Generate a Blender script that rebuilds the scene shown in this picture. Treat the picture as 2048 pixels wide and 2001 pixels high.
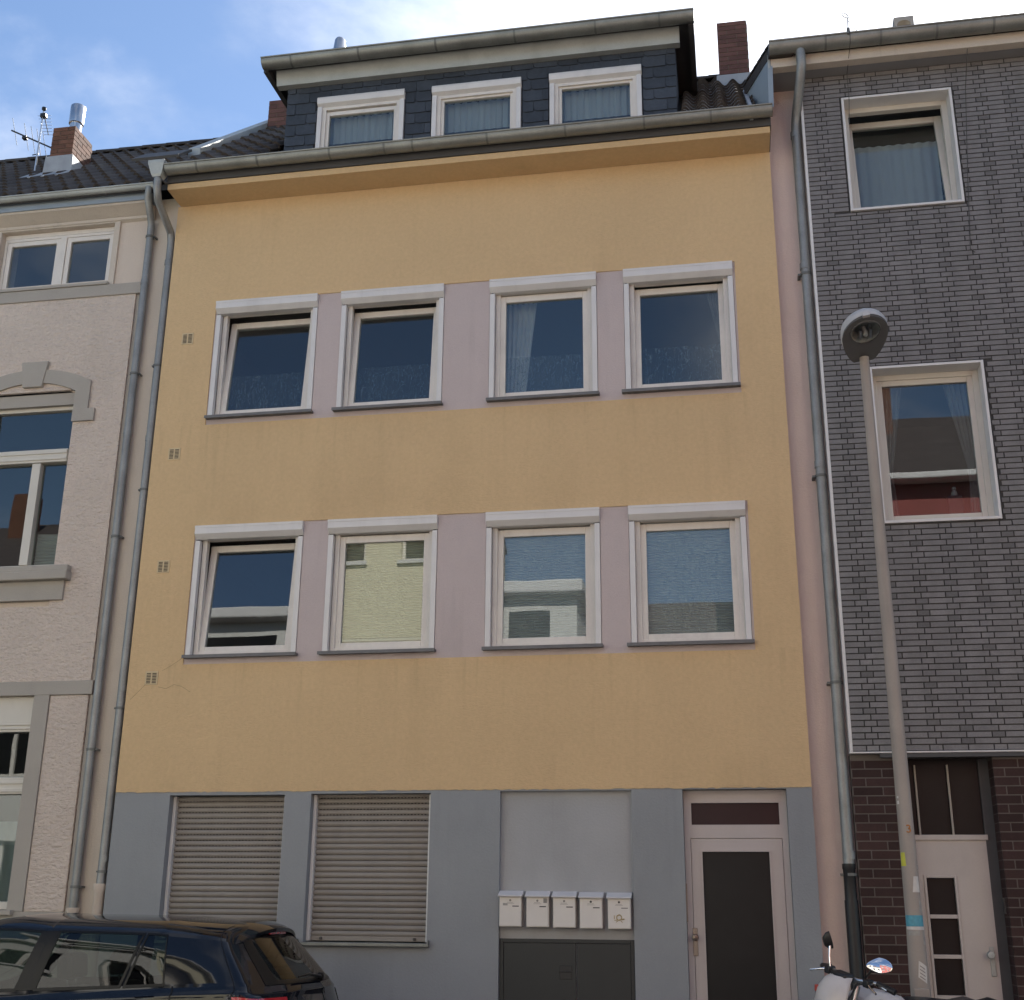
import bpy, math, random
import numpy as np
from mathutils import Vector, Matrix
RAD = math.radians
random.seed(11)
for o in list(bpy.data.objects):
    bpy.data.objects.remove(o)
scene = bpy.context.scene
COL = scene.collection

# ------------------------------------------------------------------ camera
YAW, PITCH, ROLL = RAD(10.26), RAD(18.36), RAD(0.52)
fw = Vector((-math.sin(YAW)*math.cos(PITCH), math.cos(YAW)*math.cos(PITCH), math.sin(PITCH)))
rt = Vector((math.cos(YAW), math.sin(YAW), 0))
up = rt.cross(fw)
cr = rt*math.cos(ROLL) + up*math.sin(ROLL)
cu = -rt*math.sin(ROLL) + up*math.cos(ROLL)
cam = bpy.data.cameras.new('camera')
cam.sensor_fit = 'HORIZONTAL'
cam.sensor_width = 36.0
cam.lens = 36.0*2467.4/2048.0
cam.clip_start = 0.05
cam.clip_end = 3000
co = bpy.data.objects.new('camera', cam)
COL.objects.link(co)
m = Matrix((cr, cu, -fw)).transposed().to_4x4()
m.translation = Vector((5.957, -11.415, 1.55))
co.matrix_world = m
scene.camera = co
scene.render.resolution_x, scene.render.resolution_y = 1024, 1000

# ------------------------------------------------------------------ sky, sun, exposure
SUN_EL, SUN_AZ = RAD(39.5), RAD(17.5)          # azimuth from +y (behind the houses) towards +x
sd = Vector((math.sin(SUN_AZ)*math.cos(SUN_EL), math.cos(SUN_AZ)*math.cos(SUN_EL), math.sin(SUN_EL)))
world = bpy.data.worlds.new('World')
scene.world = world
world.use_nodes = True
nt = world.node_tree
nt.nodes.clear()
def wn(t, **k):
    n = nt.nodes.new(t)
    for a, b in k.items():
        setattr(n, a, b)
    return n
def wl(a, b):
    nt.links.new(a, b)
def wmath(op, a, b=None, c=None):
    n = wn('ShaderNodeMath', operation=op)
    for i, v in enumerate((a, b, c)):
        if v is None:
            continue
        if isinstance(v, (int, float)):
            n.inputs[i].default_value = v
        else:
            wl(v, n.inputs[i])
    return n.outputs[0]
sky = wn('ShaderNodeTexSky', sky_type='NISHITA')
sky.sun_disc = False
sky.sun_elevation = SUN_EL
sky.sun_rotation = SUN_AZ
sky.air_density = 1.0
sky.dust_density = 0.25
sky.ozone_density = 2.6
tc = wn('ShaderNodeTexCoord')
sep = wn('ShaderNodeSeparateXYZ')
wl(tc.outputs['Generated'], sep.inputs[0])
den = wmath('ADD', wmath('MAXIMUM', sep.outputs[2], 0.0), 0.18)
comb = wn('ShaderNodeCombineXYZ')
wl(wmath('DIVIDE', sep.outputs[0], den), comb.inputs[0])
wl(wmath('DIVIDE', sep.outputs[1], den), comb.inputs[1])
comb.inputs[2].default_value = 0.0
mp = wn('ShaderNodeMapping')
mp.inputs['Location'].default_value = (6.95, 12.4, 0.0)
wl(comb.outputs[0], mp.inputs[0])
nz = wn('ShaderNodeTexNoise')
nz.inputs['Scale'].default_value = 1.35
nz.inputs['Detail'].default_value = 9
nz.inputs['Roughness'].default_value = 0.56
nz.inputs['Distortion'].default_value = 0.35
wl(mp.outputs[0], nz.inputs['Vector'])
dot = wn('ShaderNodeVectorMath', operation='DOT_PRODUCT')
wl(tc.outputs['Generated'], dot.inputs[0])
dot.inputs[1].default_value = sd
dsun = wmath('MAXIMUM', dot.outputs['Value'], 0.0)
near = wmath('POWER', dsun, 14.0)                    # thin cloud around the sun
cov = wmath('ADD', nz.outputs['Fac'], wmath('MULTIPLY', near, 0.20))
ramp = wn('ShaderNodeMapRange', interpolation_type='SMOOTHSTEP')
wl(cov, ramp.inputs['Value'])
ramp.inputs['From Min'].default_value = 0.49
ramp.inputs['From Max'].default_value = 0.80
gl = wmath('ADD', wmath('MULTIPLY', wmath('POWER', dsun, 10.0), 9.0), wmath('MULTIPLY', wmath('POWER', dsun, 120.0), 25.0))
nz2 = wn('ShaderNodeTexNoise')
nz2.inputs['Scale'].default_value = 3.1
nz2.inputs['Detail'].default_value = 6
wl(mp.outputs[0], nz2.inputs['Vector'])
cb = wmath('ADD', wmath('MULTIPLY_ADD', wmath('SUBTRACT', nz2.outputs['Fac'], 0.5), 16.0, 8.0), gl)
cc = wn('ShaderNodeCombineColor')
wl(wmath('MULTIPLY', cb, 1.0), cc.inputs[0]); wl(wmath('MULTIPLY', cb, 0.99), cc.inputs[1]); wl(wmath('MULTIPLY', cb, 0.98), cc.inputs[2])
mix = wn('ShaderNodeMix', data_type='RGBA')
wl(wmath('MULTIPLY', ramp.outputs[0], 0.92), mix.inputs['Factor'])
wl(sky.outputs[0], mix.inputs[6]); wl(cc.outputs[0], mix.inputs[7])
bg = wn('ShaderNodeBackground')
bg.inputs['Strength'].default_value = 0.085
wl(mix.outputs[2], bg.inputs['Color'])
wo = wn('ShaderNodeOutputWorld')
wl(bg.outputs[0], wo.inputs[0])

sl_ = bpy.data.lights.new('sun', 'SUN')
sl_.energy = 5.0
sl_.angle = RAD(0.53)
sl_.color = (1.0, 0.95, 0.88)
so = bpy.data.objects.new('sun', sl_)
so.rotation_euler = (-sd).to_track_quat('-Z', 'Y').to_euler()
so.location = (10, 30, 40)
COL.objects.link(so)
scene.view_settings.view_transform = 'Standard'
scene.view_settings.look = 'None'
scene.view_settings.gamma = 1.0
scene.view_settings.exposure = 1.15
scene.view_settings.use_curve_mapping = False
scene.cycles.max_bounces = 7
scene.cycles.diffuse_bounces = 4
scene.cycles.glossy_bounces = 4
scene.cycles.transparent_max_bounces = 12
scene.cycles.transmission_bounces = 4
scene.cycles.caustics_reflective = False
scene.cycles.caustics_refractive = False
scene.cycles.use_denoising = True

# ------------------------------------------------------------------ materials
MATS = {}
def mat(name, base, rough=0.7, metal=0.0, vary=0.0, vscale=1.0, fine=0.0, fscale=60.0, bump=0.0, bscale=80.0, bstretch=(1, 1, 1),
        stain=0.0, sscale=3.0, stain_col=None, rand=0.0, spec=0.5, coat=0.0, speck=0.0, speck_scale=16.0, speck_lo=0.70, streak=0.0, drips=None):
    M = bpy.data.materials.new(name)
    M.use_nodes = True
    N, L = M.node_tree.nodes, M.node_tree.links
    bs = N['Principled BSDF']
    bs.inputs['Roughness'].default_value = rough
    bs.inputs['Metallic'].default_value = metal
    bs.inputs['Specular IOR Level'].default_value = spec
    bs.inputs['Coat Weight'].default_value = coat
    bs.inputs['Coat Roughness'].default_value = 0.04
    geo = N.new('ShaderNodeNewGeometry')
    pos = geo.outputs['Position']
    def noise(scale, detail=4, st=None, rough_=0.55):
        n = N.new('ShaderNodeTexNoise')
        n.inputs['Scale'].default_value = scale
        n.inputs['Detail'].default_value = detail
        n.inputs['Roughness'].default_value = rough_
        if st:
            mpn = N.new('ShaderNodeMapping')
            mpn.inputs['Scale'].default_value = st
            L.new(pos, mpn.inputs[0]); L.new(mpn.outputs[0], n.inputs['Vector'])
        else:
            L.new(pos, n.inputs['Vector'])
        return n.outputs['Fac']
    col = None
    rgb = N.new('ShaderNodeRGB')
    rgb.outputs[0].default_value = (*base, 1)
    col = rgb.outputs[0]
    def scaled(col, fac, amt):
        # col * (1 + amt*(fac-0.5)*2)
        mr = N.new('ShaderNodeMapRange')
        mr.inputs['From Min'].default_value = 0.25; mr.inputs['From Max'].default_value = 0.75
        mr.inputs['To Min'].default_value = 1-amt; mr.inputs['To Max'].default_value = 1+amt
        mr.clamp = True
        L.new(fac, mr.inputs['Value'])
        vm = N.new('ShaderNodeVectorMath'); vm.operation = 'SCALE'
        L.new(col, vm.inputs[0]); L.new(mr.outputs[0], vm.inputs['Scale'])
        return vm.outputs[0]
    if vary:
        col = scaled(col, noise(vscale, 5), vary)
    if fine:
        col = scaled(col, noise(fscale, 3), fine)
    if rand:
        oi = N.new('ShaderNodeObjectInfo')
        mr = N.new('ShaderNodeMapRange')
        mr.inputs['To Min'].default_value = 1-rand; mr.inputs['To Max'].default_value = 1+rand
        L.new(oi.outputs['Random'], mr.inputs['Value'])
        vm = N.new('ShaderNodeVectorMath'); vm.operation = 'SCALE'
        L.new(col, vm.inputs[0]); L.new(mr.outputs[0], vm.inputs['Scale'])
        col = vm.outputs[0]
    def blend(col, fac, c2):
        mx = N.new('ShaderNodeMix'); mx.data_type = 'RGBA'
        L.new(fac, mx.inputs['Factor']); L.new(col, mx.inputs[6])
        mx.inputs[7].default_value = (*c2, 1)
        return mx.outputs[2]
    if stain:
        mr = N.new('ShaderNodeMapRange'); mr.interpolation_type = 'SMOOTHSTEP'
        mr.inputs['From Min'].default_value = 0.5; mr.inputs['From Max'].default_value = 0.78
        mr.inputs['To Max'].default_value = stain
        L.new(noise(sscale, 7, (1, 1, 0.45)), mr.inputs['Value'])
        col = blend(col, mr.outputs[0], stain_col or tuple(c*0.5 for c in base))
    if streak:
        mr = N.new('ShaderNodeMapRange'); mr.interpolation_type = 'SMOOTHSTEP'
        mr.inputs['From Min'].default_value = 0.52; mr.inputs['From Max'].default_value = 0.8
        mr.inputs['To Max'].default_value = streak
        L.new(noise(5.0, 6, (1.6, 1.6, 0.12)), mr.inputs['Value'])
        col = blend(col, mr.outputs[0], tuple(c*0.45 for c in base))
    if drips:                                   # rain runs below the window sills
        sx_ = N.new('ShaderNodeSeparateXYZ'); L.new(pos, sx_.inputs[0])
        tot = None
        for zd in drips:
            a_ = N.new('ShaderNodeMapRange'); a_.inputs['From Min'].default_value = zd-0.75; a_.inputs['From Max'].default_value = zd
            L.new(sx_.outputs[2], a_.inputs['Value'])
            b_ = N.new('ShaderNodeMath'); b_.operation = 'LESS_THAN'; b_.inputs[1].default_value = zd+0.01; L.new(sx_.outputs[2], b_.inputs[0])
            c_ = N.new('ShaderNodeMath'); c_.operation = 'MULTIPLY'; L.new(a_.outputs[0], c_.inputs[0]); L.new(b_.outputs[0], c_.inputs[1])
            if tot is None: tot = c_.outputs[0]
            else:
                d_ = N.new('ShaderNodeMath'); d_.operation = 'ADD'; L.new(tot, d_.inputs[0]); L.new(c_.outputs[0], d_.inputs[1]); tot = d_.outputs[0]
        mr = N.new('ShaderNodeMapRange'); mr.interpolation_type = 'SMOOTHSTEP'
        mr.inputs['From Min'].default_value = 0.53; mr.inputs['From Max'].default_value = 0.74; mr.inputs['To Max'].default_value = 0.2
        L.new(noise(9.0, 5, (1.5, 1.5, 0.10)), mr.inputs['Value'])
        e_ = N.new('ShaderNodeMath'); e_.operation = 'MULTIPLY'; L.new(mr.outputs[0], e_.inputs[0]); L.new(tot, e_.inputs[1])
        col = blend(col, e_.outputs[0], tuple(c*0.45 for c in base))
    if speck:
        mr = N.new('ShaderNodeMapRange'); mr.interpolation_type = 'SMOOTHSTEP'
        mr.inputs['From Min'].default_value = speck_lo; mr.inputs['From Max'].default_value = speck_lo+0.06
        mr.inputs['To Max'].default_value = speck
        L.new(noise(speck_scale, 4), mr.inputs['Value'])
        col = blend(col, mr.outputs[0], (0.06, 0.045, 0.03))
    L.new(col, bs.inputs['Base Color'])
    if bump:
        bp = N.new('ShaderNodeBump')
        bp.inputs['Strength'].default_value = 1.0
        bp.inputs['Distance'].default_value = bump
        L.new(noise(bscale, 4, bstretch, 0.6), bp.inputs['Height'])
        L.new(bp.outputs[0], bs.inputs['Normal'])
    MATS[name] = M
    return M
def glass(name, tint=(0.75, 0.8, 0.8), ior=1.75, wav=0.0, rough=0.0):
    M = bpy.data.materials.new(name); M.use_nodes = True
    N, L = M.node_tree.nodes, M.node_tree.links
    N.clear()
    out = N.new('ShaderNodeOutputMaterial')
    tr = N.new('ShaderNodeBsdfTransparent'); tr.inputs[0].default_value = (*tint, 1)
    gs = N.new('ShaderNodeBsdfGlossy'); gs.inputs['Roughness'].default_value = rough; gs.inputs[0].default_value = (1, 1, 1, 1)
    geo = N.new('ShaderNodeNewGeometry')
    dt = N.new('ShaderNodeVectorMath'); dt.operation = 'DOT_PRODUCT'
    L.new(geo.outputs['Incoming'], dt.inputs[0]); L.new(geo.outputs['Normal'], dt.inputs[1])
    def mth(op, a, b=None):
        n_ = N.new('ShaderNodeMath'); n_.operation = op
        for k_, v_ in enumerate((a, b)):
            if v_ is None: continue
            if isinstance(v_, (int, float)): n_.inputs[k_].default_value = v_
            else: L.new(v_, n_.inputs[k_])
        return n_.outputs[0]
    f5 = mth('POWER', mth('SUBTRACT', 1.0, mth('ABSOLUTE', dt.outputs['Value'])), 5.0)
    f0 = ((ior-1)/(ior+1))**2
    fr = mth('ADD', f0, mth('MULTIPLY', f5, 1-f0))
    mx = N.new('ShaderNodeMixShader')
    if wav:
        n = N.new('ShaderNodeTexNoise'); n.inputs['Scale'].default_value = 1.7; n.inputs['Detail'].default_value = 1
        L.new(geo.outputs['Position'], n.inputs['Vector'])
        bp = N.new('ShaderNodeBump'); bp.inputs['Distance'].default_value = wav; bp.inputs['Strength'].default_value = 1
        L.new(n.outputs['Fac'], bp.inputs['Height']); L.new(bp.outputs[0], gs.inputs['Normal'])
    L.new(fr, mx.inputs[0]); L.new(tr.outputs[0], mx.inputs[1]); L.new(gs.outputs[0], mx.inputs[2])
    L.new(mx.outputs[0], out.inputs[0])
    MATS[name] = M
    return M
def sheer(name, col, alpha, pattern=None, rough=0.9):
    """thin curtain fabric: diffuse + translucent threads over open weave"""
    M = bpy.data.materials.new(name); M.use_nodes = True
    N, L = M.node_tree.nodes, M.node_tree.links
    N.clear()
    out = N.new('ShaderNodeOutputMaterial')
    tr = N.new('ShaderNodeBsdfTransparent')
    df = N.new('ShaderNodeBsdfDiffuse'); df.inputs[0].default_value = (*col, 1)
    tl = N.new('ShaderNodeBsdfTranslucent'); tl.inputs[0].default_value = (*col, 1)
    m1 = N.new('ShaderNodeMixShader'); m1.inputs[0].default_value = 0.35
    L.new(df.outputs[0], m1.inputs[1]); L.new(tl.outputs[0], m1.inputs[2])
    mx = N.new('ShaderNodeMixShader')
    mx.inputs[0].default_value = alpha
    if pattern == 'twigs':
        geo = N.new('ShaderNodeNewGeometry')
        mpn = N.new('ShaderNodeMapping'); mpn.inputs['Scale'].default_value = (30, 1, 6.5)
        L.new(geo.outputs['Position'], mpn.inputs[0])
        n = N.new('ShaderNodeTexNoise'); n.inputs['Scale'].default_value = 1.0; n.inputs['Detail'].default_value = 3; n.inputs['Distortion'].default_value = 1.1
        L.new(mpn.outputs[0], n.inputs['Vector'])
        a = N.new('ShaderNodeMath'); a.operation = 'SUBTRACT'; a.inputs[1].default_value = 0.5
        L.new(n.outputs['Fac'], a.inputs[0])
        b = N.new('ShaderNodeMath'); b.operation = 'ABSOLUTE'; L.new(a.outputs[0], b.inputs[0])
        mr = N.new('ShaderNodeMapRange'); mr.inputs['From Min'].default_value = 0.0; mr.inputs['From Max'].default_value = 0.022
        mr.inputs['To Min'].default_value = 0.85; mr.inputs['To Max'].default_value = alpha
        L.new(b.outputs[0], mr.inputs['Value']); L.new(mr.outputs[0], mx.inputs[0])
    L.new(tr.outputs[0], mx.inputs[1]); L.new(m1.outputs[0], mx.inputs[2]); L.new(mx.outputs[0], out.inputs[0])
    MATS[name] = M
    return M

mat('yellow_render', (0.655, 0.472, 0.265), 0.9, vary=0.05, vscale=0.7, fine=0.05, fscale=25, bump=0.006, bscale=55, bstretch=(0.6, 1, 1.3), stain=0.22, sscale=1.1, streak=0.10, drips=(6.40, 3.84), speck=0.45, speck_scale=9, speck_lo=0.735, spec=0.2)
mat('pink_render', (0.545, 0.468, 0.45), 0.9, vary=0.04, vscale=1.5, fine=0.03, bump=0.003, bscale=70, stain=0.2, sscale=2.0, streak=0.14, spec=0.2)
mat('grey_render', (0.292, 0.308, 0.318), 0.85, vary=0.05, vscale=1.0, fine=0.025, bump=0.002, bscale=60, stain=0.22, sscale=1.3, streak=0.14, spec=0.25)
mat('panel_grey', (0.385, 0.392, 0.395), 0.8, vary=0.06, vscale=1.8, fine=0.02, bump=0.002, bscale=50, stain=0.2, sscale=1.9, streak=0.1, spec=0.25)
mat('rough_plaster', (0.7, 0.6, 0.515), 0.92, vary=0.05, vscale=1.2, fine=0.06, fscale=30, bump=0.045, bscale=22, bstretch=(0.75, 1, 1.6), stain=0.1, spec=0.2, speck=0.3, speck_scale=30, speck_lo=0.66)
mat('smooth_plaster', (0.62, 0.535, 0.45), 0.9, vary=0.05, vscale=1.5, fine=0.03, bump=0.003, bscale=60, stain=0.2, sscale=2.2, streak=0.25, spec=0.2)
mat('pale_wall', (0.58, 0.515, 0.435), 0.9, vary=0.05, vscale=1.5, fine=0.03, bump=0.003, bscale=60, streak=0.35, spec=0.2)
mat('grey_trim', (0.4, 0.37, 0.325), 0.85, vary=0.05, vscale=2, fine=0.03, bump=0.002, stain=0.15, sscale=3, spec=0.25)
mat('pink_wall', (0.66, 0.535, 0.48), 0.9, vary=0.07, vscale=1.3, fine=0.03, bump=0.003, bscale=60, stain=0.18, sscale=1.8, streak=0.25, spec=0.2)
mat('white_pvc', (0.72, 0.68, 0.62), 0.45, vary=0.05, vscale=4, fine=0.03, stain=0.25, sscale=6, streak=0.12)
mat('white_metal', (0.7, 0.685, 0.665), 0.4, vary=0.04, vscale=4, stain=0.2, sscale=5, streak=0.15)
mat('cream_frame', (0.62, 0.59, 0.52), 0.5, vary=0.03, vscale=4, stain=0.12, sscale=6)
mat('door_pink', (0.50, 0.45, 0.43), 0.5, vary=0.04, vscale=2.5, fine=0.02, stain=0.1, sscale=4)
mat('door_white', (0.52, 0.475, 0.44), 0.5, vary=0.05, vscale=2.5, fine=0.03, stain=0.16, sscale=4)
mat('sill_stone', (0.15, 0.15, 0.15), 0.6, vary=0.12, vscale=9, fine=0.08)
mat('zinc', (0.27, 0.275, 0.25), 0.5, 0.55, vary=0.18, vscale=3.5, fine=0.08, stain=0.45, sscale=6, stain_col=(0.16, 0.165, 0.15))
mat('zinc_pipe', (0.28, 0.285, 0.275), 0.5, 0.5, vary=0.2, vscale=4, fine=0.08, streak=0.35, stain=0.5, sscale=5, stain_col=(0.20, 0.20, 0.17))
mat('zinc_sheet', (0.42, 0.44, 0.42), 0.6, 0.35, vary=0.12, vscale=3, fine=0.05, stain=0.35, sscale=5, stain_col=(0.25, 0.26, 0.25))
mat('zinc_joint', (0.17, 0.175, 0.165), 0.6, 0.4, vary=0.1, vscale=6)
mat('blue_board', (0.27, 0.32, 0.36), 0.6, vary=0.08, vscale=3)
mat('soffit_grey', (0.26, 0.255, 0.255), 0.7, vary=0.06, vscale=3)
mat('dark_board', (0.075, 0.075, 0.075), 0.7, vary=0.12, vscale=4)
mat('slate', (0.042, 0.05, 0.062), 0.55, vary=0.2, vscale=5, rand=0.22, bump=0.002, bscale=30, fine=0.12, fscale=20)
mat('slate_gap', (0.02, 0.022, 0.027), 0.8)
mat('roof_tile', (0.062, 0.052, 0.045), 0.7, spec=0.2, vary=0.25, vscale=6, rand=0.2, fine=0.12, fscale=25, bump=0.002, bscale=50, stain=0.35, sscale=9, stain_col=(0.13, 0.125, 0.10))
mat('roof_under', (0.03, 0.028, 0.027), 0.9)
mat('brick_grey', (0.205, 0.198, 0.196), 0.75, vary=0.16, vscale=7.0, rand=0.10, fine=0.1, fscale=70, bump=0.002, bscale=120, bstretch=(0.3, 1, 1.6), stain=0.25, sscale=1.5, streak=0.25)
mat('brick_header', (0.148, 0.143, 0.142), 0.75, vary=0.14, vscale=3.3, rand=0.1, fine=0.12, fscale=70, bump=0.002, bscale=120)
mat('joint_dark', (0.052, 0.05, 0.049), 0.9, vary=0.15, vscale=4)
mat('brick_red', (0.043, 0.0225, 0.0205), 0.6, spec=0.22, vary=0.2, vscale=5, rand=0.28, fine=0.12, fscale=50, bump=0.002, bscale=60)
mat('joint_light', (0.135, 0.118, 0.105), 0.9, vary=0.2, vscale=5)
mat('brick_chimney', (0.155, 0.07, 0.043), 0.85, vary=0.2, vscale=8, rand=0.25, fine=0.15, bump=0.003, bscale=60, stain=0.3, sscale=6)
mat('brick_chimney_dark', (0.13, 0.06, 0.048), 0.85, vary=0.2, vscale=8, rand=0.2, fine=0.15, bump=0.003, bscale=60)
mat('mortar', (0.13, 0.1, 0.075), 0.95, vary=0.15, vscale=8)
mat('lead', (0.35, 0.36, 0.37), 0.6, 0.2, vary=0.15, vscale=7)
mat('steel', (0.62, 0.63, 0.64), 0.28, 1.0, vary=0.08, vscale=9)
mat('chrome', (0.85, 0.86, 0.88), 0.06, 1.0)
mat('mirror', (0.9, 0.9, 0.92), 0.01, 1.0)
mat('slat_beige', (0.275, 0.25, 0.22), 0.5, vary=0.06, vscale=3, rand=0.05, fine=0.03, stain=0.22, sscale=5, streak=0.2)
mat('crack_brown', (0.30, 0.21, 0.12), 0.9)
mat('slot_dark', (0.02, 0.018, 0.016), 0.9)
mat('vent_cream', (0.60, 0.47, 0.28), 0.6, vary=0.05, vscale=8)
mat('cabinet', (0.022, 0.025, 0.025), 0.5, vary=0.08, vscale=2.5, fine=0.03)
mat('mailbox_white', (0.68, 0.645, 0.595), 0.35, vary=0.03, vscale=5, stain=0.1, sscale=7)
mat('mailbox_lid', (0.66, 0.65, 0.65), 0.3, vary=0.03, vscale=5)
mat('ink', (0.07, 0.065, 0.06), 0.6)
mat('ink_soft', (0.25, 0.235, 0.22), 0.6)
mat('gold', (0.42, 0.33, 0.17), 0.4, 0.3)
mat('brass', (0.2, 0.165, 0.14), 0.35, 0.7, vary=0.1, vscale=12)
mat('red_glass', (0.03, 0.011, 0.013), 0.3, vary=0.2, vscale=3, spec=0.2)
mat('dark_glass', (0.013, 0.013, 0.013), 0.35, vary=0.2, vscale=3, spec=0.2)
mat('dark_void', (0.014, 0.013, 0.013), 0.5)
mat('room', (0.22, 0.21, 0.2), 0.9)
mat('blind_cream', (0.66, 0.63, 0.50), 0.85, vary=0.03, vscale=4)
mat('blind_white', (0.60, 0.61, 0.60), 0.85, vary=0.03, vscale=4)
mat('curtain', (0.62, 0.62, 0.62), 0.9, vary=0.06, vscale=5)
mat('lamp_pole', (0.36, 0.32, 0.28), 0.6, streak=0.3, vary=0.08, vscale=3, fine=0.03, stain=0.2, sscale=4, spec=0.3)
mat('lamp_grey', (0.13, 0.132, 0.133), 0.5, vary=0.08, vscale=8)
mat('lamp_white', (0.5, 0.51, 0.51), 0.4, vary=0.05, vscale=8)
mat('sticker_white', (0.62, 0.60, 0.56), 0.6, vary=0.1, vscale=30)
mat('sticker_grey', (0.36, 0.345, 0.315), 0.7, vary=0.15, vscale=30)
mat('sticker_cyan', (0.09, 0.33, 0.42), 0.55, vary=0.18, vscale=40)
mat('sticker_yellow', (0.55, 0.55, 0.06), 0.55, vary=0.08, vscale=30)
mat('orange', (0.45, 0.17, 0.03), 0.6)
mat('car_paint', (0.006, 0.008, 0.013), 0.04, 0.0, vary=0.05, vscale=2, spec=0.5)
mat('car_trim', (0.008, 0.008, 0.008), 0.3, spec=0.25)
mat('car_seat', (0.035, 0.035, 0.036), 0.9, vary=0.1, vscale=12)
mat('tyre', (0.018, 0.018, 0.018), 0.85, vary=0.15, vscale=20)
mat('tail_red', (0.42, 0.012, 0.02), 0.12, coat=1.0, vary=0.15, vscale=15)
mat('black_plastic', (0.016, 0.016, 0.017), 0.45, vary=0.15, vscale=20)
mat('bike_white', (0.60, 0.575, 0.55), 0.3, vary=0.06, vscale=9, stain=0.12, sscale=9)
mat('bike_red', (0.45, 0.07, 0.05), 0.4)
mat('seat_vinyl', (0.014, 0.016, 0.02), 0.35, vary=0.15, vscale=14)
mat('asphalt', (0.052, 0.052, 0.053), 0.9, vary=0.15, vscale=0.6, fine=0.35, fscale=120, bump=0.006, bscale=90)
mat('paving', (0.24, 0.23, 0.22), 0.9, vary=0.1, vscale=1.0, fine=0.1, fscale=40, bump=0.003, bscale=60, rand=0.08)
mat('kerb_stone', (0.28, 0.275, 0.265), 0.85, vary=0.12, vscale=2.5, fine=0.1)
mat('white_facade', (0.66, 0.65, 0.61), 0.9, vary=0.04, vscale=0.8, bump=0.004, bscale=40)
mat('cream_facade', (0.70, 0.64, 0.46), 0.9, vary=0.04, vscale=0.8, bump=0.004, bscale=40)
mat('red_facade', (0.30, 0.085, 0.075), 0.85, vary=0.08, vscale=1.2, bump=0.004, bscale=40)
mat('roof_far', (0.075, 0.06, 0.055), 0.75, vary=0.2, vscale=3, bump=0.02, bscale=6)
glass('window_glass', (0.80, 0.84, 0.84), 1.74, wav=0.0004)
glass('old_glass', (0.72, 0.77, 0.75), 1.7, wav=0.0009)
glass('car_glass', (0.26, 0.33, 0.30), 1.52)
glass('lamp_glass', (0.75, 0.77, 0.76), 1.5, rough=0.08)
sheer('net', (0.42, 0.49, 0.53), 0.10, 'twigs')
sheer('sheer_white', (0.62, 0.62, 0.62), 0.55)
sheer('net_white', (0.78, 0.79, 0.79), 0.95)

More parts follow.
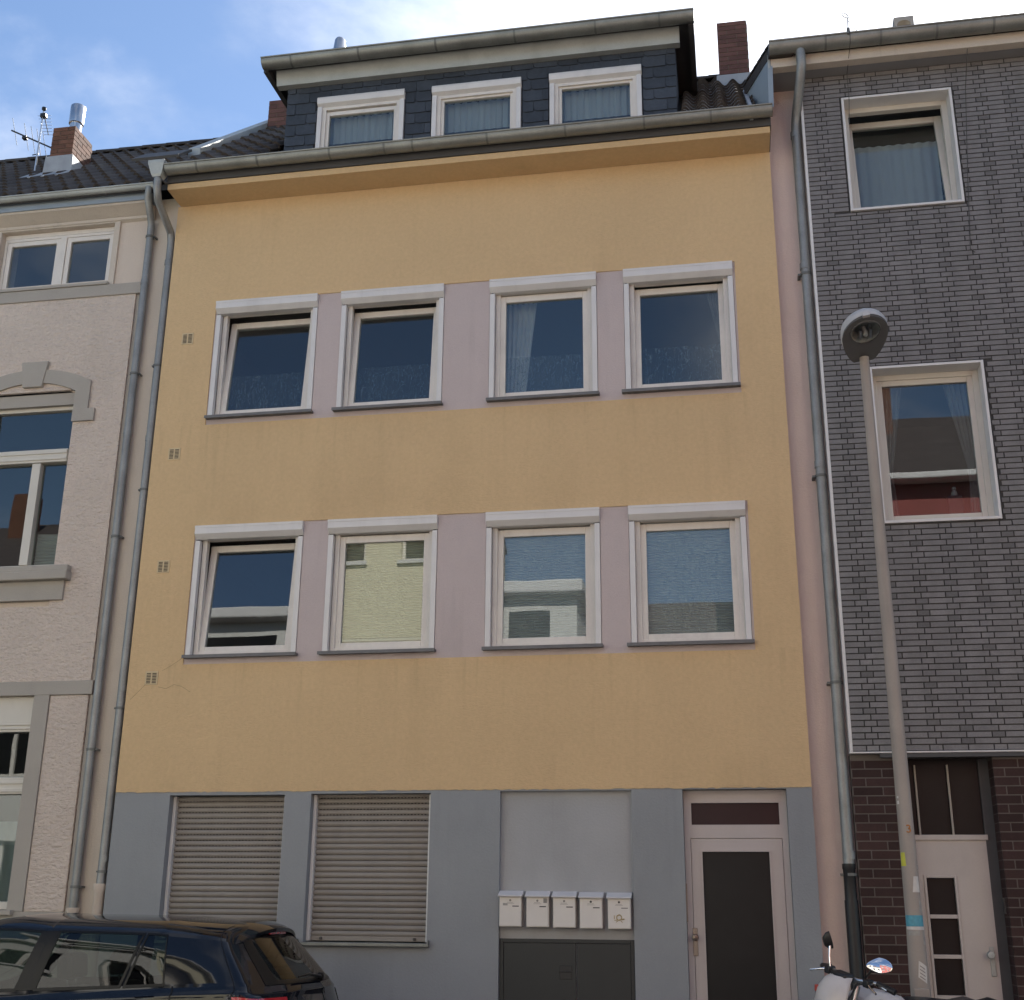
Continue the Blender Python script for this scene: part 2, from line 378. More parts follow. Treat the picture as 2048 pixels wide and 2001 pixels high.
# ------------------------------------------------------------------ mesh helpers
class MB:
    def __init__(s):
        s.v = []; s.f = []; s.mi = []
    def add(s, vs, fs, mi=0):
        n = len(s.v)
        s.v += [tuple(p) for p in vs]
        for f in fs:
            s.f.append(tuple(i+n for i in f)); s.mi.append(mi)
        return s
    def box(s, x0, x1, y0, y1, z0, z1, mi=0):
        return s.add([(x0, y0, z0), (x1, y0, z0), (x1, y1, z0), (x0, y1, z0), (x0, y0, z1), (x1, y0, z1), (x1, y1, z1), (x0, y1, z1)],
                     [(0, 3, 2, 1), (4, 5, 6, 7), (0, 1, 5, 4), (1, 2, 6, 5), (2, 3, 7, 6), (3, 0, 4, 7)], mi)
    def prism(s, poly, a, b, axis):
        n = len(poly)
        if axis == 'x':
            P = lambda p, t: (t, p[0], p[1])
        elif axis == 'y':
            P = lambda p, t: (p[0], t, p[1])
        else:
            P = lambda p, t: (p[0], p[1], t)
        vs = [P(p, a) for p in poly] + [P(p, b) for p in poly]
        fs = [(i, (i+1) % n, (i+1) % n+n, i+n) for i in range(n)]
        fs += [tuple(range(n))[::-1], tuple(range(n, 2*n))]
        return s.add(vs, fs)
    def strip(s, A, B):
        """thick-less ribbon between two point rows"""
        n = len(A)
        return s.add(list(A)+list(B), [(i, i+1, n+i+1, n+i) for i in range(n-1)])
    def grid(s, rows):
        n = len(rows[0]); vs = [p for r in rows for p in r]
        fs = [(i*n+j, i*n+j+1, (i+1)*n+j+1, (i+1)*n+j) for i in range(len(rows)-1) for j in range(n-1)]
        return s.add(vs, fs)
    def tube(s, pts, r, n=10, cap=True):
        pts = [Vector(p) for p in pts]
        rs = r if isinstance(r, (list, tuple)) else [r]*len(pts)
        rings = []
        prev = None
        for i, p in enumerate(pts):
            if i == 0: d = pts[1]-p
            elif i == len(pts)-1: d = p-pts[i-1]
            else: d = (pts[i+1]-p).normalized()+(p-pts[i-1]).normalized()
            d.normalize()
            if prev is None:
                u = d.orthogonal().normalized()
            else:
                u = (prev - d*prev.dot(d)).normalized()
            prev = u
            w = d.cross(u)
            rings.append([p+(u*math.cos(2*math.pi*k/n)+w*math.sin(2*math.pi*k/n))*rs[i] for k in range(n)])
        vs = [q for r_ in rings for q in r_]
        fs = [(i*n+k, i*n+(k+1) % n, (i+1)*n+(k+1) % n, (i+1)*n+k) for i in range(len(rings)-1) for k in range(n)]
        if cap:
            fs += [tuple(range(n))[::-1], tuple(range((len(rings)-1)*n, len(rings)*n))]
        return s.add(vs, fs)
    def lathe(s, prof, c, n=20, axis='z'):
        rings = []
        for r, h in prof:
            ring = []
            for k in range(n):
                a = 2*math.pi*k/n
                if axis == 'z': ring.append((c[0]+r*math.cos(a), c[1]+r*math.sin(a), c[2]+h))
                elif axis == 'y': ring.append((c[0]+r*math.cos(a), c[1]+h, c[2]+r*math.sin(a)))
                else: ring.append((c[0]+h, c[1]+r*math.cos(a), c[2]+r*math.sin(a)))
            rings.append(ring)
        vs = [q for r_ in rings for q in r_]
        fs = [(i*n+k, i*n+(k+1) % n, (i+1)*n+(k+1) % n, (i+1)*n+k) for i in range(len(rings)-1) for k in range(n)]
        return s.add(vs, fs)
    def frame(s, x0, x1, z0, z1, w, y0, y1, wb=None):
        """four butted bars round a rectangle"""
        wb = wb or w
        s.box(x0, x0+w, y0, y1, z0, z1); s.box(x1-w, x1, y0, y1, z0, z1)
        s.box(x0+w, x1-w, y0, y1, z1-w, z1); s.box(x0+w, x1-w, y0, y1, z0, z0+wb)
        return s
    def wall(s, x0, x1, z0, z1, holes, yf, yb):
        """slab with rectangular holes and reveals"""
        xs = sorted({x0, x1, *[h[0] for h in holes], *[h[1] for h in holes]})
        zs = sorted({z0, z1, *[h[2] for h in holes], *[h[3] for h in holes]})
        def hole(i, j):
            if i < 0 or j < 0 or i >= len(xs)-1 or j >= len(zs)-1: return True
            cx, cz = (xs[i]+xs[i+1])/2, (zs[j]+zs[j+1])/2
            return any(h[0] < cx < h[1] and h[2] < cz < h[3] for h in holes)
        for i in range(len(xs)-1):
            for j in range(len(zs)-1):
                if hole(i, j): continue
                a, b, c, d = xs[i], xs[i+1], zs[j], zs[j+1]
                s.add([(a, yf, c), (b, yf, c), (b, yf, d), (a, yf, d)], [(0, 1, 2, 3)])
                s.add([(a, yb, c), (b, yb, c), (b, yb, d), (a, yb, d)], [(3, 2, 1, 0)])
                if hole(i-1, j): s.add([(a, yf, c), (a, yf, d), (a, yb, d), (a, yb, c)], [(0, 1, 2, 3)])
                if hole(i+1, j): s.add([(b, yf, c), (b, yb, c), (b, yb, d), (b, yf, d)], [(0, 1, 2, 3)])
                if hole(i, j-1): s.add([(a, yf, c), (a, yb, c), (b, yb, c), (b, yf, c)], [(0, 1, 2, 3)])
                if hole(i, j+1): s.add([(a, yf, d), (b, yf, d), (b, yb, d), (a, yb, d)], [(0, 1, 2, 3)])
        return s
    def xf(s, M):
        s.v = [tuple(M @ Vector(p)) for p in s.v]
        return s
    def mesh(s, name, mats, smooth=None):
        me = bpy.data.meshes.new(name)
        me.from_pydata(s.v, [], s.f)
        for mm in (mats if isinstance(mats, (list, tuple)) else [mats]):
            me.materials.append(MATS[mm])
        if any(s.mi):
            me.polygons.foreach_set('material_index', s.mi)
        if smooth:
            me.polygons.foreach_set('use_smooth', [True]*len(me.polygons))
            me.set_sharp_from_angle(angle=RAD(smooth))
        me.update()
        return me
    def build(s, name, mats, parent=None, bevel=0, smooth=None):
        return obj(name, s.mesh(name, mats, smooth), parent, bevel)
WL = {}
def obj(name, me, parent=None, bevel=0, loc=None):
    o = bpy.data.objects.new(name, me)
    COL.objects.link(o)
    if parent is not None:
        o.parent = parent
        if parent.name in WL:
            o.matrix_parent_inverse = Matrix.Translation(-Vector(WL[parent.name]))
    if loc is not None:
        o.location = loc
    if bevel:
        b = o.modifiers.new('bevel', 'BEVEL'); b.width = bevel; b.segments = 2; b.limit_method = 'ANGLE'; b.angle_limit = RAD(40)
    return o
def thing(name, label, cat, loc=(0, 0, 0), group=None, shift=True):
    o = bpy.data.objects.new(name, None)
    COL.objects.link(o)
    o.location = loc
    o.empty_display_size = 0.2
    o['label'] = label; o['category'] = cat
    if group: o['group'] = group
    if shift: WL[o.name] = loc
    return o
def tag(o, label, cat, group=None):
    o['label'] = label; o['category'] = cat
    if group: o['group'] = group
    return o
def structure(o):
    o['kind'] = 'structure'
    return o

# ------------------------------------------------------------------ the ground
structure(MB().box(-400, 400, -400, 400, -0.6, -0.004).build('ground', 'asphalt'))
KERB = -1.42
structure(MB().box(-60, 60, -10.2, KERB-0.16, -0.3, 0.0).build('street', 'asphalt'))
pv = structure(MB().box(-60, 60, KERB+0.001, 0.3, -0.3, 0.1).build('pavement', 'joint_dark'))
pm = MB().box(0.006, 0.394, 0.006, 0.394, 0, 0.012).mesh('paving_slab', 'paving')
for i in range(-3, 28):
    for j in range(3):
        obj('paving_slab', pm, pv, loc=(-1.0+i*0.4, KERB+0.02+j*0.4, 0.1))
kb = structure(MB().box(-60, 60, KERB-0.16, KERB, -0.3, 0.115).build('kerb', 'kerb_stone', bevel=0.015))
structure(MB().box(-60, 60, -13.2, -10.2, -0.3, 0.11).build('far_pavement', 'paving'))

# ================================================================== the yellow house
house = thing('apartment_house', 'yellow rendered apartment house with grey ground floor and slate dormer', 'house', (3.3, 4.0, 0.1))
ZT, ZL, ST, SLW = 7.848, 5.273, 6.49, 3.923
XB = [(0.582, 1.745), (2.007, 3.143), (3.632, 4.762), (5.038, 6.157)]
XS = [(0.581, 1.764), (1.986, 3.158), (3.621, 4.778), (5.004, 6.173)]
holes = []
for (a, b) in XB:
    holes.append((a, b, ST, ZT)); holes.append((a, b, SLW, ZL))
bands = [(0.572, 6.178, ST-0.085, ZT+0.012), (0.572, 6.178, SLW-0.085, ZL+0.012)]
MB().wall(0.003, 6.597, 2.59, 9.2, holes, 0.012, 0.30).build('inner_wall', 'pink_render', house)
MB().wall(0.0, 6.6, 2.6, 9.106, bands, 0.0, 0.018).build('yellow_facade', 'yellow_render', house)
eg = MB()
re_ = random.Random(3)
pts_ = []
xq = 0.0
while xq < 6.6:
    pts_.append((xq, 2.602-re_.uniform(0.0, 0.011))); xq += re_.uniform(0.025, 0.07)
pts_.append((6.6, 2.596))
for (xa, za), (xb, zb) in zip(pts_, pts_[1:]):
    eg.prism([(xa, za), (xb, zb), (xb, 2.606), (xa, 2.606)], -0.0015, 0.004, 'y')
eg.build('render_edge', 'yellow_render', house)
for cr_ in ([(0.33, 3.62), (0.42, 3.60), (0.50, 3.64), (0.58, 3.62), (0.68, 3.56)], [(0.19, 3.64), (0.13, 3.58), (0.05, 3.50)], [(0.36, 3.78), (0.45, 3.83), (0.56, 3.90)]):
    MB().tube([(x_, -0.0003, z_) for (x_, z_) in cr_], 0.0016, 5).build('hairline_crack', 'crack_brown', house)
GH = [(0.566, 1.727, 1.23, 2.566), (1.987, 3.148, 1.23, 2.572), (3.804, 5.009, 0.1, 2.582), (5.466, 6.38, 0.1, 2.587)]
MB().wall(-0.0, 6.6, 0.1, 2.599, GH, 0.005, 0.30).build('grey_facade', 'grey_render', house)
MB().box(3.79, 5.02, 0.062, 0.29, 0.1, 2.59).build('blind_panel', 'panel_grey', house)
hull = MB()
hull.box(0.01, 0.25, 0.30, 8.0, 0.0, 9.3); hull.box(6.35, 6.59, 0.30, 8.0, 0.0, 9.3); hull.box(0.25, 6.35, 7.8, 8.0, 0.0, 9.3)
hull.build('back_wall', 'room', house)
for z in (2.72, 5.42, 8.05, 9.22):
    MB().box(0.25, 6.35, 0.30, 7.8, z-0.12, z+0.0).build('floor_slab', 'room', house)
MB().box(0.25, 6.35, 4.0, 4.1, 0.0, 9.1).build('partition_wall', 'room', house)
# cornice with soffit
cor = MB().prism([(0.0, 9.105), (-0.355, 9.105), (-0.36, 9.175), (0.0, 9.19)], 0.03, 6.6, 'x')
cor.build('cornice', 'yellow_render', house, bevel=0.004)
MB().box(0.03, 6.612, -0.378, 0.1, 9.178, 9.29).build('fascia_board', 'dark_board', house)
def gutter(parent, x0, x1, yc, zc, r, joints, mt='zinc', name='gutter', ends=True):
    pr = []
    n = 12
    for i in range(n+1):
        a = math.pi + math.pi*i/n
        pr.append((yc+r*math.cos(a), zc+r*math.sin(a)))
    for i in range(n+1):
        a = 2*math.pi - math.pi*i/n
        pr.append((yc+(r-0.006)*math.cos(a), zc+0.001+(r-0.006)*math.sin(a)))
    g = MB().prism(pr, x0, x1, 'x')
    # rolled front bead
    g.tube([(x0, yc-r-0.004, zc+0.004), (x1, yc-r-0.004, zc+0.004)], 0.010, 8)
    if ends:
        for xx in (x0, x1-0.004):
            g.prism(pr[:n+1], xx, xx+0.004, 'x')
    go = g.build(name, mt, parent, smooth=35)
    for xj in joints:
        q = []
        for i in range(n+1):
            a = math.pi + math.pi*i/n
            q.append((yc+(r+0.004)*math.cos(a), zc+(r+0.004)*math.sin(a)))
        q += [(p[0]*1.0+(yc-p[0])*0.06, zc+(p[1]-zc)*0.94) for p in q[::-1]]
        MB().prism(q, xj, xj+0.022, 'x').build('gutter_joint', 'zinc_joint' if mt == 'zinc' else mt, go, smooth=35)
    return go
gutter(house, 0.06, 6.63, -0.468, 9.305, 0.080, [0.42, 1.12, 1.94, 2.55, 2.86, 3.67, 4.5, 5.32, 6.0])
# rain hopper and downpipe
hp = MB()
rows = []
for (x0, x1, y0, y1, z) in ((-0.125, 0.065, -0.56, -0.40, 9.37), (-0.125, 0.065, -0.56, -0.40, 9.335), (-0.09, 0.035, -0.535, -0.425, 9.21), (-0.075, 0.015, -0.52, -0.435, 9.18)):
    rows.append([(x0, y0, z), (x1, y0, z), (x1, y1, z), (x0, y1, z), (x0, y0, z)])
hp.grid(rows)
hp.build('rain_hopper', 'zinc_sheet', house)
dp = MB().tube([(-0.03, -0.478, 9.2), (-0.03, -0.475, 9.06), (-0.04, -0.40, 8.95), (-0.06, 0.0, 8.78), (-0.062, 0.04, 8.68), (-0.062, 0.043, 8.5), (-0.065, 0.043, 5.0), (-0.075, 0.043, 1.72)],
               0.043, 12).build('downpipe', 'zinc_pipe', house, smooth=40)
for z in (7.15, 5.72, 3.42, 1.86):
    MB().lathe([(0.044, -0.012), (0.049, -0.012), (0.049, 0.012), (0.044, 0.012)], (-0.066, 0.043, z), 14).box(-0.125, -0.112, 0.02, 0.1, z-0.008, z+0.008).build('pipe_clip', 'zinc_joint', dp)
for z in (8.42, 6.3, 3.62, 1.98):
    MB().lathe([(0.0435, -0.03), (0.0465, -0.03), (0.0465, 0.03), (0.0435, 0.03)], (-0.066, 0.043, z), 14).build('pipe_sleeve', 'zinc_pipe', dp, smooth=40)
MB().lathe([(0.045, 0.08), (0.062, 0.08), (0.062, 0.02), (0.05, 0.0), (0.05, -1.6)], (-0.078, 0.045, 1.67), 14).build('standpipe', 'smooth_plaster', dp, smooth=40)

def house_window(k, x0, x1, zs, zt, sx, tilt, kind):
    w = MB().frame(x0+0.055, x1-0.055, zs+0.003, zt-0.085, 0.05, 0.072, 0.135)
    win = w.build('window', 'white_pvc', house, bevel=0.003)
    # roller shutter box, guide rails, sill
    prof = [(0.07, zt), (-0.036, zt), (-0.036, zt-0.088), (0.012, zt-0.138), (0.07, zt-0.138)]
    bx = MB().prism(prof, x0+0.002, x1-0.002, 'x').build('shutter_box', 'white_metal', win, bevel=0.003)
    MB().box(x0+0.002, x1-0.002, -0.040, -0.0355, zt-0.026, zt-0.001).build('box_lip', 'white_metal', bx)
    for s, xx in ((0, x0+0.004), (1, x1-0.056)):
        r = MB().box(xx, xx+0.052, 0.0, 0.06, zs+0.002, zt-0.15).build('guide_rail', 'white_metal', win, bevel=0.003)
        MB().box(xx+0.012, xx+0.04, 0.005, 0.05, zt-0.155, zt-0.143).build('rail_inlet', 'slot_dark', win)
    MB().box(sx[0], sx[1], -0.062, 0.06, zs-0.026, zs-0.002).box(sx[0], sx[1], -0.066, -0.0625, zs-0.034, zs-0.001).build('sill', 'sill_stone', win, bevel=0.003)
    # sash and pane, tilted inwards at the top where the window stands ajar
    a, b, c, d = x0+0.088, x1-0.088, zs+0.035, zt-0.148
    sw = 0.072
    Mx = Matrix.Translation((0, 0.10, c)) @ Matrix.Rotation(-tilt, 4, 'X') @ Matrix.Translation((0, -0.10, -c))
    MB().frame(a, b, c, d, sw, 0.092, 0.150).xf(Mx).build('sash', 'white_pvc', win, bevel=0.005)
    MB().box(a+sw, b-sw, 0.116, 0.122, c+sw, d-sw).xf(Mx).build('pane', 'window_glass', win)
    if kind != 'tilt':
        for xx in (a+0.05, b-0.09):
            MB().box(xx, xx+0.03, 0.0605, 0.0622, zs+0.018, zs+0.026).build('drain_slot', 'slot_dark', win)
    ga, gb, gc, gd = a+0.03, b-0.03, c+0.03, d-0.01
    if 'net' in kind:
        rows = []
        h = gc+0.44*(gd-gc)
        for z in (gc-0.05, h):
            rows.append([(ga+(gb-ga)*i/60, 0.24+0.008*math.sin(i*0.9)+0.004*math.sin(i*2.3), z) for i in range(61)])
        MB().grid(rows).build('net_curtain', 'net', win)
    if 'left' in kind or 'right' in kind:
        rows = []
        for t in range(9):
            f = t/8
            z = gd+0.02-f*(gd-gc+0.05)*(1.0 if 'left' in kind else 0.55)
            wd = (0.34-0.13*f) if 'left' in kind else (0.17-0.13*f)
            rr = []
            for i in range(31):
                u = i/30
                x = ga+u*wd if 'left' in kind else gb-u*wd
                rr.append((x, 0.30+0.022*math.sin(i*1.25), z))
            rows.append(rr)
        MB().grid(rows).build('curtain', 'curtain' if 'left' in kind else 'sheer_white', win, smooth=60)
    if 'blind' in kind:
        mt = 'blind_cream' if 'cream' in kind else 'blind_white'
        zz = gd-0.03 if 'cream' in kind else gd+0.03
        zend = gc+0.095 if 'cream' in kind else gc-0.02
        rows = []; i = 0
        while zz > zend:
            rows.append([(ga+0.012, 0.158+(0.020 if i % 2 else 0), zz), (gb-0.012, 0.158+(0.020 if i % 2 else 0), zz)])
            zz -= 0.0135; i += 1
        bl = MB().grid(rows).build('pleated_blind', mt, win)
        MB().box(ga+0.012, gb-0.012, 0.150, 0.172, zz-0.018, zz+0.004).build('bottom_bar', 'cream_frame', bl)
        MB().box(ga+0.012, gb-0.012, 0.150, 0.172, gd-0.025, gd-0.01).build('head_rail', 'cream_frame', bl)
    return win
kinds_u = ['tilt net', 'tilt net', 'net left', 'tilt net right']
tilts_u = [RAD(6.5), RAD(5.0), 0, RAD(3.0)]
kinds_l = ['tilt', 'blind cream', 'blind white', 'blind white']
tilts_l = [RAD(6.0), 0, RAD(0.8), RAD(1.2)]
for k in range(4):
    house_window(k, *XB[k], ST, ZT, XS[k], tilts_u[k], kinds_u[k])
    house_window(k, *XB[k], SLW, ZL, XS[k], tilts_l[k], kinds_l[k])
# vent grilles
for (x, z) in ((0.276, 7.434), (0.256, 6.093), (0.261, 4.859), (0.255, 3.709)):
    v = MB().box(x-0.068, x+0.068, -0.007, 0.01, z-0.068, z+0.068).build('vent_grille', 'vent_cream', house, bevel=0.004)
    for cx in (-0.03, 0.03):
        for i in range(7):
            MB().box(x+cx-0.022, x+cx+0.022, -0.0085, 0.0, z-0.052+i*0.0155, z-0.044+i*0.0155).build('vent_slot', 'slot_dark', v)

# ground floor roller shutters
def roller(x0, x1, ztop, zbot, nslot, bar):
    r = MB().box(x0, x1, 0.17, 0.18, zbot, ztop).build('roller_shutter', 'slot_dark', house)
    for xx in (x0, x1-0.03):
        MB().box(xx, xx+0.03, 0.085, 0.17, zbot, ztop).build('guide_rail', 'white_metal', r, bevel=0.003)
    H = 0.0515
    pr = []
    for i in range(9):
        t = i/8
        pr.append((0.145-0.016*math.sin(math.pi*(0.08+0.84*t)), -0.004+t*(H-0.004)))
    pr += [(0.155, H-0.008), (0.155, -0.004)]
    me = MB().prism([(p[0], p[1]) for p in pr], x0+0.03, x1-0.03, 'x').mesh('slat', 'slat_beige', 50)
    zb = zbot+(0.045 if bar else 0.02)
    n = int((ztop-zb)/H)+1
    for i in range(n):
        z = zb+i*H
        if z > ztop-0.01: break
        obj('slat', me, r, loc=(0, random.uniform(-0.0012, 0.0012), z))
    sm = MB()
    for i in range(n-nslot, n):
        z = zb+i*H-0.0035
        x = x0+0.05
        while x < x1-0.06:
            sm.box(x, x+0.016, 0.1375, 0.15, z-0.004, z+0.004)
            x += 0.033
    so_ = sm.build('light_slots', 'slot_dark', r); so_['kind'] = 'stuff'
    bt = MB().box(x0+0.03, x1-0.03, 0.124, 0.15, zbot+0.002, zb-0.003).build('end_bar', 'slat_beige', r, bevel=0.003)
    for xx in (x0+0.13, x1-0.14):
        MB().lathe([(0.0, -0.02), (0.012, -0.02), (0.014, -0.012), (0.014, 0.0)], (xx, 0.124, zbot+0.022), 12, 'y').build('stopper', 'ink', bt)
    sl = MB().box(x0-0.05, x1+0.03, -0.055, 0.17, zbot-0.038, zbot-0.008).box(x0-0.05, x0-0.042, -0.055, 0.1, zbot-0.008, zbot+0.02).box(x1+0.022, x1+0.03, -0.055, 0.0, zbot-0.008, zbot+0.02)
    sl.build('sill', 'zinc', r, bevel=0.004)
roller(0.568, 1.725, 2.562, 1.262, 14, False)
roller(1.989, 3.146, 2.568, 1.262, 5, True)

# front door of the yellow house
DY = 0.12
door = MB().wall(5.468, 6.378, 0.25, 2.585, [(5.535, 6.31, 2.285, 2.475), (5.52, 6.325, 0.26, 2.17)], DY, DY+0.08).build('front_door', 'door_pink', house, bevel=0.003)
MB().box(5.525, 6.32, DY+0.035, DY+0.045, 2.275, 2.485).build('transom_pane', 'red_glass', door)
leaf = MB().wall(5.524, 6.321, 0.262, 2.166, [(5.618, 6.207, 0.45, 2.055)], DY+0.006, DY+0.06).build('door_leaf', 'door_pink', door, bevel=0.004)
MB().box(5.61, 6.215, DY+0.03, DY+0.04, 0.44, 2.063).build('door_pane', 'dark_glass', door)
MB().frame(5.606, 6.219, 0.438, 2.067, 0.014, DY-0.004, DY+0.03).build('glazing_bead', 'door_pink', leaf)
MB().box(5.511, 5.553, DY-0.006, DY+0.006, 1.18, 1.41).build('lock_plate', 'brass', leaf, bevel=0.003)
MB().lathe([(0.0, -0.065), (0.024, -0.06), (0.03, -0.045), (0.022, -0.032), (0.011, -0.025), (0.011, 0.0)], (5.533, DY-0.004, 1.332), 16, 'y').build('door_knob', 'brass', leaf, smooth=50)
MB().box(5.4665, 5.476, 0.05, 0.085, 1.46, 1.78).build('bell_panel', 'brass', house)
MB().box(5.43, 6.42, -0.28, 0.3, 0.1, 0.25).build('door_step', 'kerb_stone', house, bevel=0.01)

# meter cabinet under the mailboxes
cab = MB().frame(3.812, 5.004, 0.12, 1.305, 0.032, 0.035, 0.1).build('meter_cabinet', 'cabinet', house, bevel=0.003)
for (a, b) in ((3.846, 4.489), (4.497, 4.971)):
    MB().box(a, b, 0.04, 0.06, 0.155, 1.271).build('cabinet_door', 'cabinet', cab, bevel=0.003)
MB().box(4.345, 4.455, 0.0365, 0.045, 0.975, 1.085).box(4.335, 4.462, 0.03, 0.042, 1.032, 1.042).build('cabinet_handle', 'black_plastic', cab, bevel=0.003)

# ------------------------------------------------ roofs
SLOPE = math.tan(RAD(41.5))
def tile_mesh(wd, ln):
    """S-profile pantile: laid along +y/up in its own slope frame (u across, v up the slope)"""
    n = 8
    A = []; B = []; A2 = []
    for i in range(n+1):
        u = i/n
        h = 0.037*math.sin(u*2*math.pi+0.5) + 0.012
        A.append((u*wd, -0.03, h+0.024)); B.append((u*wd, ln+0.0, h-0.008)); A2.append((u*wd, -0.03, h-0.004))
    return MB().grid([A2, A, B])
TW, TG = 0.19, 0.335
TILE = tile_mesh(TW, TG+0.03).mesh('roof_tile', 'roof_tile', 60)
ca, sa = math.cos(math.atan(SLOPE)), math.sin(math.atan(SLOPE))
def lay_tiles(parent, xa, xb, y0, z0, ridge_y, xmin=lambda v: -99, xmax=lambda v: 99):
    nrow = int((ridge_y-y0)/ca/TG)+1
    for r in range(nrow):
        v = r*TG
        if y0+v*ca > ridge_y-0.05: break
        x = xa
        while x < xb-0.05:
            if xmin(v) <= x <= xmax(v):
                o = obj('roof_tile', TILE, parent, loc=(x, y0+v*ca, z0+v*sa))
                o.rotation_euler = (math.atan(SLOPE)+random.uniform(-0.008, 0.008), random.uniform(-0.008, 0.008), random.uniform(-0.006, 0.006))
            x += TW
# yellow house roof
EY, EZ, RY = -0.43, 9.335, 2.45
RZ = EZ+(RY-EY)*SLOPE
def roof_slab(x0, x1, ey, ez, ry, th=0.12):
    rz = ez+(ry-ey)*SLOPE
    pr = [(ey, ez-0.02), (ry, rz-0.02), (ry*2-ey+1.5, ez-1.4), (ry*2-ey+1.5, ez-1.4-th), (ry, rz-0.02-th), (ey, ez-0.02-th*0.6)]
    return MB().prism(pr, x0, x1, 'x')
roof = roof_slab(0.12, 6.56, EY, EZ, RY).build('roof', 'roof_under', house)
lay_tiles(roof, 0.2, 6.4, EY-0.0, EZ+0.008, RY, xmax=lambda v: 99)
for o in [c for c in roof.children if c.name.startswith('roof_tile')]:
    if 1.0 < o.location.x < 5.60 or o.location.x > 6.3:
        bpy.data.objects.remove(o)
def ridge(parent, x0, x1, ry, rz, mt='roof_tile'):
    x = x0
    ln = 0.36
    pr = []
    for i in range(9):
        a = math.pi*i/8
        pr.append((0.105*math.cos(a), 0.085*math.sin(a)))
    pr2 = [(p[0]*0.88, p[1]*0.86-0.004) for p in pr[::-1]]
    me = MB().prism(pr+pr2, 0, ln+0.03, 'x').mesh('ridge_tile', mt, 50)
    while x < x1:
        o = obj('ridge_tile', me, parent, loc=(x, ry, rz-0.01))
        o.rotation_euler = (0, 0.02, random.uniform(-0.01, 0.01))
        x += ln
ridge(roof, 5.3, 6.3, RY, RZ)
# party wall capping on the left
def capping(parent, x0, x1, y0, y1, off, mt, name):
    a = [(y0, EZ+(y0-EY)*SLOPE+off), (y1, EZ+(y1-EY)*SLOPE+off), (y1, EZ+(y1-EY)*SLOPE-0.12), (y0, EZ+(y0-EY)*SLOPE-0.12)]
    return MB().prism(a, x0, x1, 'x').build(name, mt, parent, bevel=0.006)
cp = capping(house, -0.03, 0.12, 0.15, 2.7, 0.14, 'zinc_sheet', 'party_wall_capping')
cap2 = MB().box(-0.55, 0.02, 0.0, 0.42, 0.0, 0.03)
cap2.xf(Matrix.Translation((0.02, -0.20, EZ+0.30)) @ Matrix.Rotation(math.atan(SLOPE), 4, 'X')).build('flashing_sheet', 'dark_board', house)
fl = capping(house, 6.40, 6.44, -0.42, 0.95, 0.05, 'lead', 'verge_flashing')
# chimneys
def chimney(parent, x0, x1, y0, y1, z0, z1, mt, bh=0.068, bl=0.24, name='chimney'):
    c = MB().box(x0+0.006, x1-0.006, y0+0.006, y1-0.006, z0, z1-0.004).build(name, 'mortar', parent)
    g = 0.010
    rows = int(round((z1-z0)/bh))
    bh = (z1-z0)/rows
    for face in ('f', 'r'):
        L = (x1-x0) if face == 'f' else (y1-y0)
        for r in range(rows):
            off = (r % 2)*bl/2
            t = -off
            while t < L-0.01:
                a, b = max(t, 0)+g/2, min(t+bl, L)-g/2
                if a < g: a = 0
                if b > L-g: b = L
                if b-a > 0.03:
                    zz0, zz1 = z0+r*bh+g/2, z0+(r+1)*bh-g/2
                    if face == 'f':
                        MB().box(x0+a, x0+b, y0, y0+0.05, zz0, zz1).build('brick', mt, c)
                    else:
                        if a == 0: a = 0.051
                        if b-a > 0.02:
                            MB().box(x1-0.05, x1, y0+a, y0+b, zz0, zz1).build('brick', mt, c)
                t += bl
    return c
chimney(house, 6.155, 6.535, 2.0, 2.45, 11.5, 12.43, 'brick_chimney_dark', name='chimney')
chimney(house, 0.123, 0.523, 2.0, 2.4, 11.35, 11.97, 'brick_chimney_dark', name='chimney')
MB().box(6.12, 6.56, 1.93, 2.5, 11.40, 11.58).build('chimney_flashing', 'lead', house, bevel=0.01)

# dormer
dorm = MB()
dorm.wall(1.17, 5.66, 9.55, 10.80, [(1.56, 2.59, 9.60, 10.432), (2.915, 3.938, 9.60, 10.424), (4.258, 5.28, 9.60, 10.425)], 0.108, 0.25)
dorm.box(1.17, 1.30, 0.25, 1.7, 9.55, 10.8); dorm.box(5.53, 5.66, 0.25, 1.7, 9.55, 10.8); dorm.box(1.3, 5.53, 1.6, 1.7, 9.55, 10.8)
dormer = dorm.build('dormer', 'slate_gap', house)
droof = MB().prism([(-0.12, 10.80), (-0.12, 10.835), (1.9, 10.98), (1.9, 10.92)], 0.95, 5.875, 'x').build('dormer_roof', 'dark_board', dormer)
MB().prism([(0.02, 10.622), (-0.03, 10.80), (0.11, 10.80), (0.11, 10.622)], 1.06, 5.715, 'x').build('dormer_fascia', 'zinc_sheet', dormer)
gutter(dormer, 0.955, 5.885, -0.17, 10.815, 0.088, [1.3, 2.1, 3.0, 3.9, 4.8, 5.5])
# verge boards of the dormer roof on both sides
for (xa, xb) in ((0.94, 1.0), (5.82, 5.88)):
    MB().prism([(-0.11, 10.73), (-0.11, 10.84), (1.85, 10.99), (1.85, 10.86)], xa, xb, 'x').build('verge_board', 'dark_board', dormer)
# flue on the dormer roof
MB().lathe([(0.06, 0), (0.06, 0.74), (0.098, 0.76), (0.098, 0.785), (0.085, 0.80), (0.066, 0.985), (0.052, 1.01), (0.0, 1.015)], (1.44, 1.0, 11.0), 20).build('flue_cowl', 'steel', house, smooth=40)
